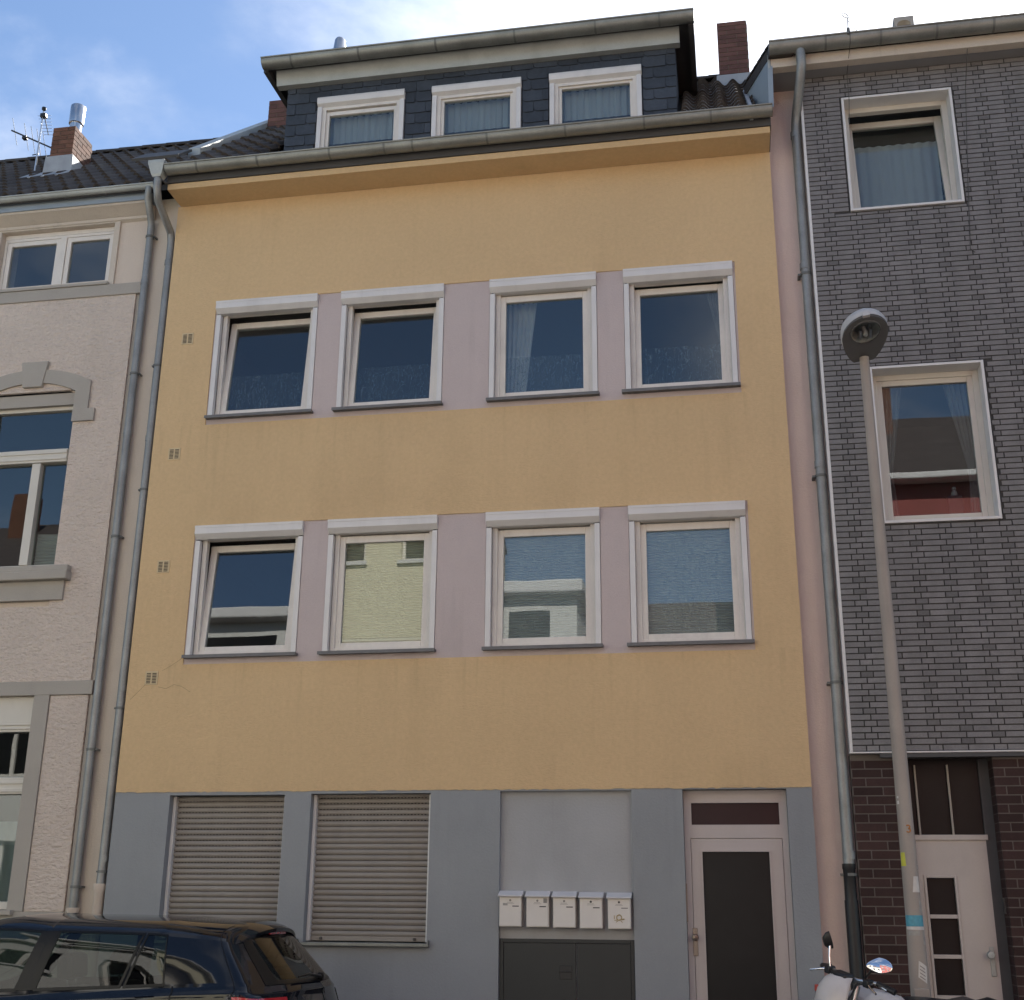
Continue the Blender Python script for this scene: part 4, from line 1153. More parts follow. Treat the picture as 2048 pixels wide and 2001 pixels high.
# slanted verge where it meets the lower roof
vg = MB()
A = [(6.645, -0.38, 10.13), (6.40, 0.62, 10.40)]
vs = []
for (x, y, z) in A:
    vs += [(x, y, z), (x, y, z-0.125), (x+0.25, y, z-0.125), (x+0.25, y, z)]
vg.add(vs, [(0, 1, 2, 3), (7, 6, 5, 4), (0, 4, 5, 1), (1, 5, 6, 2), (2, 6, 7, 3), (3, 7, 4, 0)])
vg.build('verge', 'roof_tile', rh)
for i in range(7):
    t = i/7
    x, y, z = 6.645-0.245*t, -0.38+1.0*t, 10.135+0.27*t
    MB().box(-0.01, 0.22, 0, 0.15, 0.0, 0.022).xf(Matrix.Translation((x, y, z)) @ Matrix.Rotation(RAD(13.8), 4, 'Z') @ Matrix.Rotation(RAD(18), 4, 'X')).build('verge_tile', 'roof_tile', rh)
gw = MB()
for dx in (0.0, 0.05):
    gw.add([(6.625+dx, -0.29, 10.02), (6.413+dx, 0.62, 10.33), (6.413+dx, 0.62, 10.2), (6.60+dx, -0.42, 9.36)], [(0, 1, 2, 3)])
gw.add([], [])
gw.f += [(0, 1, 5, 4), (1, 2, 6, 5), (2, 3, 7, 6), (3, 0, 4, 7)]; gw.mi += [0]*4
gw.build('gable_cladding', 'blue_board', rh)
MB().box(6.625, 6.648, -0.31, -0.29, 9.62, 10.08).build('corner_flashing', 'zinc_sheet', rh)
# downpipe of the right house
rp = MB().tube([(6.955, -0.40, 10.05), (6.957, -0.40, 9.98), (6.958, -0.395, 9.86), (6.94, -0.30, 9.72), (6.90, -0.03, 9.52), (6.888, 0.02, 9.40), (6.886, 0.03, 9.2), (6.882, 0.03, 5.6), (6.873, 0.03, 2.0), (6.872, 0.03, 1.72)], 0.049, 14).build('downpipe', 'zinc_pipe', rh, smooth=40)
for z in (9.3, 7.75, 5.62, 3.6, 2.02):
    MB().lathe([(0.05, -0.035), (0.054, -0.035), (0.054, 0.035), (0.05, 0.035)], (6.88, 0.03, z), 16).build('pipe_sleeve', 'zinc_pipe', rp, smooth=40)
for z in (7.66, 5.50, 3.52, 1.86):
    MB().lathe([(0.05, -0.012), (0.057, -0.012), (0.057, 0.012), (0.05, 0.012)], (6.88, 0.03, z), 16).box(6.80, 6.83, 0.02, 0.13, z-0.01, z+0.01).build('pipe_clip', 'zinc_joint', rp)
MB().lathe([(0.05, 0.3), (0.057, 0.3), (0.057, 0.26), (0.052, 0.25), (0.052, 0.0), (0.058, 0.0), (0.058, -1.55)], (6.870, 0.03, 1.65), 16).build('standpipe', 'black_plastic', rp, smooth=40)
# small things at the eaves of the right house
cl = MB().box(7.425, 7.455, -0.51, -0.47, 10.09, 10.16).build('gutter_clamp', 'zinc_joint', rh)
MB().tube([(7.44, -0.49, 10.15), (7.445, -0.48, 10.30)], 0.006, 6).tube([(7.445, -0.48, 10.27), (7.54, -0.45, 10.14)], 0.004, 6).build('conductor_rod', 'lamp_white', cl)
MB().tube([(7.45, -0.49, 10.29), (7.41, -0.49, 10.31), (7.39, -0.49, 10.345), (7.405, -0.49, 10.365), (7.44, -0.49, 10.34), (7.455, -0.49, 10.30), (7.45, -0.49, 10.29)], 0.006, 6).build('conductor_loop', 'lamp_white', cl)
MB().tube([(7.452, -0.515, 10.13), (7.447, -0.515, 9.98), (7.44, -0.10, 9.90), (7.44, -0.085, 9.6), (7.42, -0.075, 9.3)], 0.0035, 6).build('conductor_cable', 'ink', rh)
MB().tube([(8.62, -0.30, 9.95), (8.60, -0.09, 9.6), (8.52, -0.075, 8.6), (8.46, -0.07, 7.75), (8.50, -0.07, 7.71)], 0.004, 6).build('loose_cable', 'ink', rh)
vc = MB()
yv = 0.35
z0v, z1v = 10.62, 10.905
vc.box(8.045, 8.075, yv, yv+0.12, z0v, z1v).box(8.225, 8.255, yv, yv+0.12, z0v, z1v).box(8.075, 8.225, yv, yv+0.12, z1v-0.035, z1v)
ar = [(8.15+0.075*math.cos(math.pi*i/10), z1v-0.115+0.07*math.sin(math.pi*i/10)) for i in range(11)]
for i in range(10):
    (xa, za), (xb, zb) = ar[i], ar[i+1]
    vc.add([(xa, yv, za), (xb, yv, zb), (xb, yv, z1v-0.035), (xa, yv, z1v-0.035), (xa, yv+0.12, za), (xb, yv+0.12, zb), (xb, yv+0.12, z1v-0.035), (xa, yv+0.12, z1v-0.035)],
           [(0, 1, 2, 3), (7, 6, 5, 4), (0, 4, 5, 1), (2, 6, 7, 3)])
vc.box(8.075, 8.225, yv, yv+0.12, z0v, z1v-0.19)
vc.build('roof_cowl', 'grey_trim', rh)

# ================================================================== street lamp
LX, LYP = 7.222, -1.2
lamp = thing('street_lamp', 'beige steel street lamp with oval grey head, stickers on its lower post', 'street lamp', (LX, LYP, 0.1))
def pr_(z):          # radius of the post at height z
    if z < 0.05+1.02: return 0.083
    if z < 1.14: return 0.083+(0.064-0.083)*(z-1.07)/0.07
    return 0.064+(0.040-0.064)*(z-1.14)/(6.15-1.14)
zs_ = [0.1, 0.6, 1.06, 1.07, 1.14, 1.5, 2.5, 3.5, 4.5, 5.5, 6.15]
MB().lathe([(0.072 if z < 1.2 else pr_(z), z) for z in zs_], (LX, LYP, 0), 28).build('post', 'lamp_pole', lamp, smooth=50)
def pole_r(z):
    return 0.072 if z < 1.14 else (0.072+(pr_(1.5)-0.072)*(z-1.14)/0.36 if z < 1.5 else pr_(z))
def patch(name, mt, pts, parent=lamp, off=0.0015):
    """flat sticker wrapped round the post; pts = (angle from the street side towards +x in degrees, z)"""
    n = 8
    (a0, zb0), (a1, zb1), (a2, zt1), (a3, zt0) = pts
    rows = []
    for j in range(4):
        f = j/3
        row = []
        for i in range(n+1):
            u = i/n
            a = RAD((a0*(1-u)+a1*u)*(1-f)+(a3*(1-u)+a2*u)*f)
            z = (zb0*(1-u)+zb1*u)*(1-f)+(zt0*(1-u)+zt1*u)*f
            r = pole_r(z)+off
            row.append((LX+r*math.sin(a), LYP-r*math.cos(a), z))
        rows.append(row)
    return MB().grid(rows).build(name, mt, parent)
patch('sticker', 'sticker_yellow', [(-80, 1.89), (-28, 1.89), (-33, 1.99), (-70, 1.99)])['label'] = 'torn yellow sticker'
patch('sticker', 'sticker_white', [(0, 1.70), (62, 1.70), (55, 1.815), (14, 1.815)])['label'] = 'white paper scrap'
patch('sticker', 'sticker_grey', [(32, 1.56), (70, 1.54), (66, 1.64), (38, 1.64)])
patch('sticker', 'sticker_cyan', [(-80, 1.455), (75, 1.455), (75, 1.535), (-80, 1.535)])['label'] = 'turquoise sticker band'
patch('sticker', 'sticker_white', [(-70, 1.433), (72, 1.43), (72, 1.454), (-70, 1.454)])
patch('sticker', 'sticker_grey', [(-55, 1.39), (20, 1.39), (25, 1.428), (-55, 1.428)])
patch('sticker', 'sticker_grey', [(42, 1.33), (75, 1.32), (72, 1.42), (48, 1.42)])
st = patch('sticker', 'sticker_white', [(-12, 1.10), (38, 1.055), (46, 1.175), (-2, 1.215)])
for i in range(4):
    patch('print_line', 'ink_soft', [(2-i*1.5, 1.176-i*0.024), (32-i*1.5, 1.15-i*0.024), (32-i*1.5, 1.158-i*0.024), (2-i*1.5, 1.184-i*0.024)], st, 0.003)
patch('sticker', 'sticker_grey', [(-25, 0.96), (30, 0.945), (34, 1.02), (-20, 1.03)])
patch('sticker', 'sticker_white', [(-64, 2.35), (-42, 2.35), (-44, 2.375), (-62, 2.375)])
patch('sticker', 'sticker_white', [(-60, 2.395), (-45, 2.395), (-45, 2.41), (-60, 2.41)])
patch('sticker', 'sticker_white', [(52, 1.86), (68, 1.86), (68, 1.90), (52, 1.90)])
# the painted number three
def digit3(cx_ang, z, h, mt):
    pts = []
    for i in range(9):
        a = RAD(150-240*i/8); pts.append((0.25*math.cos(a), 0.25+0.22*math.sin(a)))
    p2 = []
    for i in range(10):
        a = RAD(90-240*i/9); p2.append((0.28*math.cos(a), -0.22+0.26*math.sin(a)))
    mb = MB()
    for seq in (pts, p2):
        P = []
        for (u, v) in seq:
            zz_ = z+v*h
            a = RAD(cx_ang)+u*h/pole_r(zz_)
            r = pole_r(zz_)+0.001
            P.append((LX+r*math.sin(a), LYP-r*math.cos(a), zz_))
        mb.tube(P, h*0.085, 6)
    return mb.build('painted_number', mt, lamp)
digit3(8, 2.165, 0.055, 'orange')
digit3(60, 1.88, 0.03, 'ink')
MB().box(LX-0.055, LX+0.055, LYP-0.0765, LYP-0.05, 0.55, 1.02).build('service_door', 'lamp_pole', lamp, bevel=0.004)
MB().lathe([(0.0, -0.006), (0.012, -0.005), (0.012, 0.0)], (LX+0.02, LYP-0.076, 0.955), 12, 'y').build('lock', 'brass', lamp)
# lamp head: egg shaped shell reaching over the street, rising a little
TL = RAD(14)
HM = Matrix.Translation((LX, LYP+0.02, 6.17)) @ Matrix.Rotation(-RAD(8), 4, 'Y') @ Matrix.Rotation(-TL, 4, 'X')
def egg(f):
    """half width along the head, f 0 at the post end .. 1 at the tip"""
    return float(np.interp(f, (0, 0.06, 0.14, 0.28, 0.45, 0.60, 0.74, 0.86, 0.94, 0.98, 1.0), (0.085, 0.112, 0.138, 0.170, 0.194, 0.200, 0.187, 0.150, 0.098, 0.054, 0.0)))
HL = 0.57
def head_ring(zc, sc, hl0, hl1, n=36):
    out = []
    prof = []
    for i in range(n//2+1):
        f = 0.5-0.5*math.cos(math.pi*i/(n//2))
        prof.append((egg(f)*sc, hl0+(hl1-hl0)*f))
    for (wd, ln) in prof: out.append((wd, -ln, zc))
    for (wd, ln) in prof[::-1][1:-1]: out.append((-wd, -ln, zc))
    return out
rings = [head_ring(0.0, 0.97, -0.05, HL-0.0), head_ring(0.035, 1.0, -0.055, HL+0.005), head_ring(0.085, 0.94, -0.045, HL-0.02), head_ring(0.125, 0.70, 0.02, HL-0.11), head_ring(0.14, 0.3, 0.14, HL-0.26)]
hd = MB()
n = len(rings[0])
vs = [p for r in rings for p in r]
hd.add(vs, [(i*n+k, i*n+(k+1) % n, (i+1)*n+(k+1) % n, (i+1)*n+k) for i in range(len(rings)-1) for k in range(n)]+[tuple(range((len(rings)-1)*n, len(rings)*n))])
hd.xf(HM).build('lamp_housing', 'lamp_white', lamp, smooth=50)
# dark underside with an opening for the lens
outer_ = head_ring(-0.012, 0.975, -0.05, HL-0.012)
LCX, LCY = 0.0, -0.35
inner_ = []
for p in outer_:
    a = math.atan2(p[1]-LCY, p[0]-LCX)
    inner_.append((LCX+0.125*math.cos(a), LCY+0.145*math.sin(a), -0.012))
lip = [(p[0], p[1], 0.02) for p in outer_]
deep = [(LCX+(p[0]-LCX)*0.72, LCY+(p[1]-LCY)*0.72, 0.075) for p in inner_]
un = MB()
vs = lip+outer_+inner_
fs = [(k, (k+1) % n, n+(k+1) % n, n+k) for k in range(n)]+[(n+k, n+(k+1) % n, 2*n+(k+1) % n, 2*n+k) for k in range(n)]
un.add(vs, fs).xf(HM).build('underside', 'lamp_grey', lamp, smooth=35)
rf = MB()
rf.add(inner_+deep, [(k, (k+1) % n, n+(k+1) % n, n+k) for k in range(n)]+[tuple(range(n, 2*n))])
rfo = rf.xf(HM).build('reflector', 'zinc_sheet', lamp, smooth=35)
rg = [(LCX+(p[0]-LCX)*1.0, LCY+(p[1]-LCY)*1.0, -0.014) for p in inner_]
MB().tube(rg+[rg[0]], 0.007, 6, cap=False).xf(HM).build('lens_ring', 'lamp_grey', lamp)
bow = []
for (s, h) in ((1.0, -0.014), (0.9, -0.034), (0.65, -0.052), (0.3, -0.06)):
    bow.append([(LCX+(p[0]-LCX)*s, LCY+(p[1]-LCY)*s, h) for p in inner_])
bw = MB().add([p for r in bow for p in r], [(i*n+k, i*n+(k+1) % n, (i+1)*n+(k+1) % n, (i+1)*n+k) for i in range(3) for k in range(n)]+[tuple(range(3*n, 4*n))])
bw.xf(HM).build('lens', 'lamp_glass', lamp, smooth=50)
MB().lathe([(0.0, -0.045), (0.02, -0.035), (0.026, 0.0), (0.018, 0.06)], (LCX, LCY+0.03, 0.01), 12).xf(HM).build('bulb', 'lamp_white', lamp, smooth=50)
MB().box(-0.05, -0.03, LCY-0.02, LCY+0.09, -0.01, 0.05).xf(HM).build('reflector_blade', 'steel', lamp)
MB().box(0.035, 0.055, LCY-0.02, LCY+0.09, -0.01, 0.05).xf(HM).build('reflector_blade', 'steel', lamp)
MB().box(-0.03, 0.03, -HL-0.004, -HL+0.03, -0.016, 0.03).xf(HM).build('latch', 'lamp_white', lamp, bevel=0.003)

# ================================================================== parked car
CAR = (1.0, -2.41, 0.0)
car = thing('parked_car', 'black hatchback parked at the kerb with roof spoiler and red tail lights', 'car', CAR, shift=False)
# control net: stations along the car, ring points from the underside to the roof
J = 9
def st_(xl, xb, xt, zb, zt, yb=0.845, yt=0.655, yl=0.89, zr=None, hm=1.0):
    """xl/xb/xt: x of lower body, belt, roof edge; zb belt height; zt rail height"""
    zr = zr or zt+0.075
    return [(xl, 0.0, 0.20), (xl, yl-0.10, 0.21), (xl, yl-0.012, 0.45), (xl, yl, 0.70), (xb, yl-0.018, zb-0.07), (xb, yb, zb), (xt, yt, zt), (xt+0.01, yt*0.62, zr-0.018), (xt+0.015, 0.0, zr)]
SN = [
    st_(-2.08, -2.05, -2.02, 0.66, 0.68, 0.60, 0.45, 0.62, 0.70),
    st_(-1.80, -1.75, -1.72, 0.80, 0.83, 0.76, 0.62, 0.84, 0.87),
    st_(-1.05, -1.02, -1.00, 0.93, 0.985, 0.82, 0.70, 0.885, 1.03),
    st_(-0.85, -0.72, -0.30, 0.955, 1.385, 0.845, 0.705, 0.89, 1.462),
    st_(0.12, 0.13, 0.225, 0.985, 1.400, 0.845, 0.705, 0.89, 1.490),
    st_(0.24, 0.24, 0.325, 0.990, 1.402, 0.845, 0.705, 0.89, 1.492),
    st_(0.90, 0.88, 0.975, 1.022, 1.390, 0.842, 0.70, 0.89, 1.486),
    st_(1.25, 1.20, 1.13, 1.040, 1.380, 0.838, 0.692, 0.888, 1.478),
    st_(1.72, 1.66, 1.48, 1.058, 1.352, 0.812, 0.662, 0.872, 1.452),
    st_(1.86, 1.775, 1.555, 1.046, 1.330, 0.715, 0.575, 0.79, 1.420),
    st_(2.03, 1.92, 1.63, 1.046, 1.345, 0.40, 0.34, 0.45, 1.405),
    st_(2.09, 1.98, 1.655, 1.046, 1.352, 0.0, 0.0, 0.0, 1.385),
]
SN = np.array(SN)
# the last rows close over the rear: no roof left there
for s in (10, 11):
    for j in (7, 8):
        SN[s, j] = SN[s, 6]*np.array([1, (1 if j == 7 else 1)*0.5 if s == 10 and j == 7 else 0, 1]) + np.array([0, 0, 0.004])
    SN[s, 4, 0] = SN[s, 5, 0]+0.028
SN[9, 4, 0] = 1.80
def cr(P, t, axis):
    """Catmull-Rom along an axis of the net"""
    n = P.shape[axis]
    i = int(min(max(math.floor(t), 0), n-2)); f = t-i
    g = lambda k: np.take(P, min(max(k, 0), n-1), axis=axis)
    p0, p1, p2, p3 = g(i-1), g(i), g(i+1), g(i+2)
    tn = 0.42
    m1, m2 = tn*(p2-p0), tn*(p3-p1)
    return (2*f**3-3*f**2+1)*p1+(f**3-2*f**2+f)*m1+(-2*f**3+3*f**2)*p2+(f**3-f**2)*m2
def sp(s, j):
    return cr(cr(SN, s, 0), j, 0)
SUB = 5
def car_patch(s0, s1, j0, j1, name, mt, off=0.0, sides=(-1, 1), ns=None, nj=None, parent=None, thick=0):
    ns = ns or max(2, int((s1-s0)*SUB)+1); nj = nj or max(2, int((j1-j0)*SUB)+1)
    res = []
    for sg in sides:
        rows = []
        for i in range(ns+1):
            s = s0+(s1-s0)*i/ns
            row = []
            for k in range(nj+1):
                j = j0+(j1-j0)*k/nj
                p = sp(s, j)
                if off:
                    e = 0.02
                    a = sp(min(s+e, 11), j)-sp(max(s-e, 0), j); b = sp(s, min(j+e, 8))-sp(s, max(j-e, 0))
                    nn = np.cross(a, b); L_ = np.linalg.norm(nn)
                    if L_ > 1e-9:
                        nn = nn/L_
                        if nn[1] < 0 and p[1] > 0.05 and s < 9: nn = -nn
                        if s >= 9 and nn[0] < 0: nn = -nn
                        p = p+nn*off
                row.append((p[0], sg*p[1], p[2]))
            rows.append(row)
        res.append(rows)
    if s1 > 10.9 or j1 > 7.9:
        mb = MB()
        for rows in res: mb.grid(rows)
        return mb.build(name, mt, parent or car, smooth=60)
    for rows in res:
        o_ = MB().grid(rows).build(name, mt, parent or car, smooth=60)
    return o_
J0, J1 = 5.10, 5.90
glass_ranges = [(3.12, 3.96), (5.06, 5.95), (6.05, 6.92)]       # front door, rear door, quarter light
body = MB()
def body_grid(s0, s1, j0, j1):
    ns = max(1, int(round((s1-s0)*SUB))); nj = max(1, int(round((j1-j0)*SUB)))
    for sg in (-1, 1):
        rows = [[(lambda p: (p[0], sg*p[1], p[2]))(sp(s0+(s1-s0)*i/ns, j0+(j1-j0)*k/nj)) for k in range(nj+1)] for i in range(ns+1)]
        body.grid(rows)
body_grid(0, 11, 0, 5.0)
body_grid(0, 11, 5.0, J0)
body_grid(0, 9.35, J1, 6.0)
body_grid(0, 2.0, J0, 8); body_grid(2.0, 2.05, J0, 8.0)
body_grid(2.95, 9.35, 6.0, 8.0)
edges = [2.9] + [v for r in glass_ranges for v in r] + [9.35]
for a, b in zip(edges[::2], edges[1::2]):
    if b > a: body_grid(a, b, J0, J1)
body_grid(2.05, 2.9, J0, 5.35)
body.build('body', 'car_paint', car, smooth=50)
for (a, b) in glass_ranges:
    for sg in (-1, 1):
        car_patch(a, b, J0, J1, 'side_window', 'car_glass', 0.0, (sg,))
        # rubber seal round the pane
        car_patch(a-0.03, a+0.012, J0-0.03, J1+0.03, 'window_seal', 'car_trim', 0.003, (sg,))
        car_patch(b-0.012, b+0.03, J0-0.03, J1+0.03, 'window_seal', 'car_trim', 0.003, (sg,))
        car_patch(a-0.03, b+0.03, J0-0.05, J0+0.02, 'window_seal', 'car_trim', 0.003, (sg,))
        car_patch(a-0.03, b+0.03, J1-0.012, J1+0.04, 'window_seal', 'car_trim', 0.003, (sg,))
car_patch(3.96, 5.06, J0-0.02, J1+0.02, 'door_pillar', 'car_trim', 0.004)
car_patch(2.05, 2.95, 5.35, 8.0, 'windscreen', 'car_glass')
car_patch(9.35, 11, 5.10, 6.0, 'rear_window', 'car_glass')
car_patch(9.35, 11, 6.0, 8.0, 'roof_end', 'car_trim')
car_patch(9.30, 9.62, 5.06, 6.0, 'rear_window_border', 'car_trim', 0.003)
car_patch(9.62, 11, 5.06, 5.17, 'rear_window_border', 'car_trim', 0.003)
# seams
car_patch(7.985, 8.012, 3.2, 6.9, 'hatch_seam', 'car_trim', 0.0025)
car_patch(8.0, 9.6, 4.06, 4.085, 'lamp_seam', 'car_trim', 0.0025)
car_patch(7.1, 7.125, 2.0, 5.05, 'door_seam', 'car_trim', 0.0025)
car_patch(4.45, 4.47, 1.6, 5.05, 'door_seam', 'car_trim', 0.0025)
for sg in (-1, 1):
    car_patch(8.02, 9.75, 3.25, 4.04, 'tail_light', 'tail_red', 0.007, (sg,))
    car_patch(6.3, 6.75, 4.25, 4.5, 'door_handle', 'car_paint', 0.028, (sg,))
# roof spoiler
spo = MB()
rows_t, rows_b = [], []
for i in range(25):
    y = -0.60+1.2*i/24
    e = abs(y)/0.60
    zr = 1.452-0.098*e**2.3
    xt = 1.665-0.10*e**2
    xf_ = 1.44-0.03*e**2
    rows_t.append([(xf_, y, zr+0.012), (xf_+0.09, y, zr+0.006), (xt-0.04, y, zr-0.022), (xt, y, zr-0.042), (xt-0.004, y, zr-0.066), (xt-0.05, y, zr-0.083), (xf_+0.08, y, zr-0.075), (xf_+0.02, y, zr-0.05), (xf_, y, zr+0.012)])
spo.grid(rows_t)
n9 = 9
spo.f.append(tuple(range(0, 8))); spo.mi.append(0)
spo.f.append(tuple(range(24*9, 24*9+8))); spo.mi.append(0)
spo.build('roof_spoiler', 'car_paint', car, smooth=40)
MB().box(1.628, 1.64, -0.16, 0.16, 1.366, 1.384).build('brake_light', 'tail_red', car, bevel=0.003)
# wiper
MB().tube([(1.975, 0.02, 1.085), (1.96, -0.20, 1.11), (1.94, -0.36, 1.10)], [0.012, 0.009, 0.006], 8).build('wiper', 'car_trim', car)
MB().lathe([(0.0, 0.035), (0.03, 0.03), (0.035, 0.0)], (1.955, 0.03, 1.085), 12, 'x').build('wiper_pivot', 'car_trim', car)
# badge
bd = MB()
bc = Vector((2.012, 0.0, 0.905))
Rb = Matrix.Translation(bc) @ Matrix.Rotation(RAD(-12), 4, 'Y')
ringp = [(0.0, 0.055*math.cos(2*math.pi*i/28), 0.055*math.sin(2*math.pi*i/28)) for i in range(29)]
bd.tube(ringp, 0.006, 8, cap=False)
bd.tube([(0, -0.026, 0.046), (0, 0.0, 0.006), (0, 0.026, 0.046)], 0.0045, 6)
bd.tube([(0, -0.046, 0.02), (0, -0.022, -0.045), (0, 0.0, -0.006), (0, 0.022, -0.045), (0, 0.046, 0.02)], 0.0045, 6)
bd.xf(Rb).build('badge', 'chrome', car, smooth=50)
MB().box(2.02, 2.03, -0.26, 0.26, 0.62, 0.73).xf(Matrix.Identity(4)).build('number_plate', 'white_metal', car, bevel=0.003)
for (wx, wy) in ((-1.23, -0.78), (-1.23, 0.78), (1.35, -0.78), (1.35, 0.78)):
    sg = 1 if wy > 0 else -1
    wv = MB().lathe([(0.19, -0.10), (0.29, -0.105), (0.315, -0.08), (0.318, 0.08), (0.29, 0.105), (0.19, 0.10)], (wx, wy+sg*0.02, 0.318), 28, 'y').build('wheel', 'tyre', car, smooth=40)
    rim = MB().lathe([(0.0, sg*0.085), (0.05, sg*0.09), (0.06, sg*0.07), (0.18, sg*0.075), (0.205, sg*0.105), (0.205, -sg*0.10)], (wx, wy+sg*0.02, 0.318), 28, 'y')
    rim.build('rim', 'zinc_sheet', wv, smooth=40)
    MB().lathe([(0.345, 0.015), (0.385, 0.02), (0.385, -0.10), (0.345, -0.10)], (wx, sg*0.885, 0.33), 28, 'y').build('wheel_arch', 'car_trim', car, smooth=40)
# cabin: seats with head restraints, far trim
def seat(x, y, wd, back=1.02, head=True):
    s = MB().prism([(x-0.45, 0.42), (x-0.45, 0.56), (x+0.02, 0.52), (x+0.20, back), (x+0.33, back-0.02), (x+0.16, 0.42)], y-wd/2, y+wd/2, 'y').build('seat', 'car_seat', car, bevel=0.04)
    if head:
        MB().prism([(x+0.20, back+0.03), (x+0.19, back+0.17), (x+0.23, back+0.22), (x+0.30, back+0.21), (x+0.32, back+0.05)], y-0.13, y+0.13, 'y').build('head_restraint', 'car_seat', s, bevel=0.03)
        MB().tube([(x+0.26, y-0.06, back-0.02), (x+0.26, y-0.06, back+0.06)], 0.008, 6).tube([(x+0.26, y+0.06, back-0.02), (x+0.26, y+0.06, back+0.06)], 0.008, 6).build('head_restraint_post', 'chrome', s)
seat(0.02, -0.38, 0.52); seat(0.02, 0.38, 0.52)
seat(0.92, -0.36, 0.56, 0.98); seat(0.92, 0.36, 0.56, 0.98)
MB().box(-1.0, 1.55, -0.78, 0.78, 0.30, 0.36).build('floor_pan', 'car_trim', car)
MB().box(1.22, 1.78, -0.66, 0.66, 0.94, 0.96).build('parcel_shelf', 'car_seat', car)

# ================================================================== parked motorcycle
BA, BLN = RAD(36.5), RAD(11)
BM = Matrix.Rotation(BA, 4, 'Z') @ Matrix.Rotation(BLN, 4, 'X') @ Matrix.Scale(1.04, 4)      # front points to -x', leaning to its left (-y')
target = Vector((6.632, -2.2, 1.165))
loc = target - BM @ Vector((0, 0, 1.125))
loc.z = 0.0
bike = thing('parked_motorcycle', 'white motorcycle with long mirrors leaning on its stand beside the lamp post', 'motorcycle', tuple(loc), shift=False)
bike.matrix_world = Matrix.Translation(loc) @ BM
def bp(mb, name, mt, smooth=45, bevel=0, parent=None):
    return mb.build(name, mt, parent or bike, bevel=bevel, smooth=smooth)
hb = MB().tube([(0.06, -0.30, 1.10), (0.04, -0.22, 1.125), (0.0, -0.10, 1.115), (0.0, 0.10, 1.115), (0.04, 0.22, 1.125), (0.06, 0.30, 1.10)], 0.012, 10)
bp(hb, 'handlebar', 'steel')
for s in (-1, 1):
    g = bp(MB().tube([(0.085, s*0.345, 1.10), (0.045, s*0.225, 1.125)], [0.020, 0.018], 12), 'grip', 'black_plastic')
    bp(MB().tube([(0.03, s*0.20, 1.118), (-0.03, s*0.23, 1.11), (-0.045, s*0.315, 1.085)], [0.008, 0.008, 0.007], 8), 'lever', 'chrome')
    bp(MB().box(-0.02, 0.04, s*0.185-0.025, s*0.185+0.025, 1.09, 1.14), 'switch_block', 'black_plastic', bevel=0.008)
# mirrors: one upright seen edge on, one drooping with its glass towards the street
m1 = bp(MB().tube([(0.0, 0.17, 1.13), (0.0, 0.185, 1.20), (0.02, 0.21, 1.275)], [0.007, 0.006, 0.010], 8), 'mirror_stem', 'chrome')
def mirror(c, n_dir, sx, sz, tilt):
    mb = MB(); mg = MB()
    nd = Vector(n_dir).normalized(); ux = nd.cross(Vector((0, 0, 1))).normalized(); uz = ux.cross(nd)
    ux, uz = ux*math.cos(tilt)+uz*math.sin(tilt), uz*math.cos(tilt)-ux*math.sin(tilt)
    n = 24; ring = []
    for i in range(n):
        a = 2*math.pi*i/n
        t = 1.0-0.42*max(0, math.cos(a))
        ring.append((math.cos(a)*sx, math.sin(a)*sz*(t if math.sin(a) > 0 else 0.75*t)))
    def P(u, v, w): return tuple(Vector(c)+ux*u+uz*v+nd*w)
    rr = [[P(u, v, 0.002) for (u, v) in ring], [P(u*1.06, v*1.08, 0.0) for (u, v) in ring], [P(u*1.0, v*1.0, -0.025) for (u, v) in ring], [P(u*0.55, v*0.55, -0.05) for (u, v) in ring]]
    mb.add([p for r in rr[1:] for p in r], [(i*n+k, i*n+(k+1) % n, (i+1)*n+(k+1) % n, (i+1)*n+k) for i in range(2) for k in range(n)]+[tuple(range(2*n, 3*n))])
    h = bp(mb, 'mirror_housing', 'black_plastic')
    mg.add(rr[0]+rr[1], [tuple(range(n))]+[(k, n+k, n+(k+1) % n, (k+1) % n) for k in range(n)])
    bp(mg, 'mirror_glass', 'mirror', parent=h)
inv = BM.to_3x3().inverted()
mirror((0.03, 0.215, 1.30), inv @ Vector((0.93, 0.1, 0.25)), 0.06, 0.045, RAD(70))
bp(MB().tube([(0.0, -0.15, 1.13), (-0.01, -0.19, 1.165), (0.0, -0.22, 1.205)], [0.008, 0.007, 0.009], 8), 'mirror_stem', 'black_plastic')
mirror((0.0, -0.285, 1.245), inv @ Vector((-0.05, -0.9, 0.38)), 0.075, 0.052, RAD(-4))
# front mask, instruments, forks, tank, seat
mk = MB()
rows = []
for j, (z, hw, xo) in enumerate(((1.125, 0.085, -0.12), (1.09, 0.115, -0.165), (1.03, 0.14, -0.20), (0.95, 0.145, -0.215), (0.87, 0.13, -0.20), (0.79, 0.085, -0.16))):
    rows.append([(xo+0.075*(2*i/10-1)**2, hw*(2*i/10-1), z) for i in range(11)])
mk.grid(rows)
mk.grid([[(p[0]+0.012, p[1], p[2]) for p in r] for r in rows])
n11 = 11
bp(mk, 'headlight_mask', 'bike_white')
bp(MB().lathe([(0.0, -0.02), (0.055, -0.016), (0.06, 0.0)], (-0.185, 0.0, 0.885), 18, 'x'), 'headlight', 'lamp_glass')
bp(MB().box(-0.09, 0.0, -0.07, 0.07, 1.10, 1.145), 'instrument_cluster', 'black_plastic', bevel=0.015)
bp(MB().box(-0.165, -0.13, 0.085, 0.125, 1.00, 1.04), 'red_decal', 'bike_red', bevel=0.005)
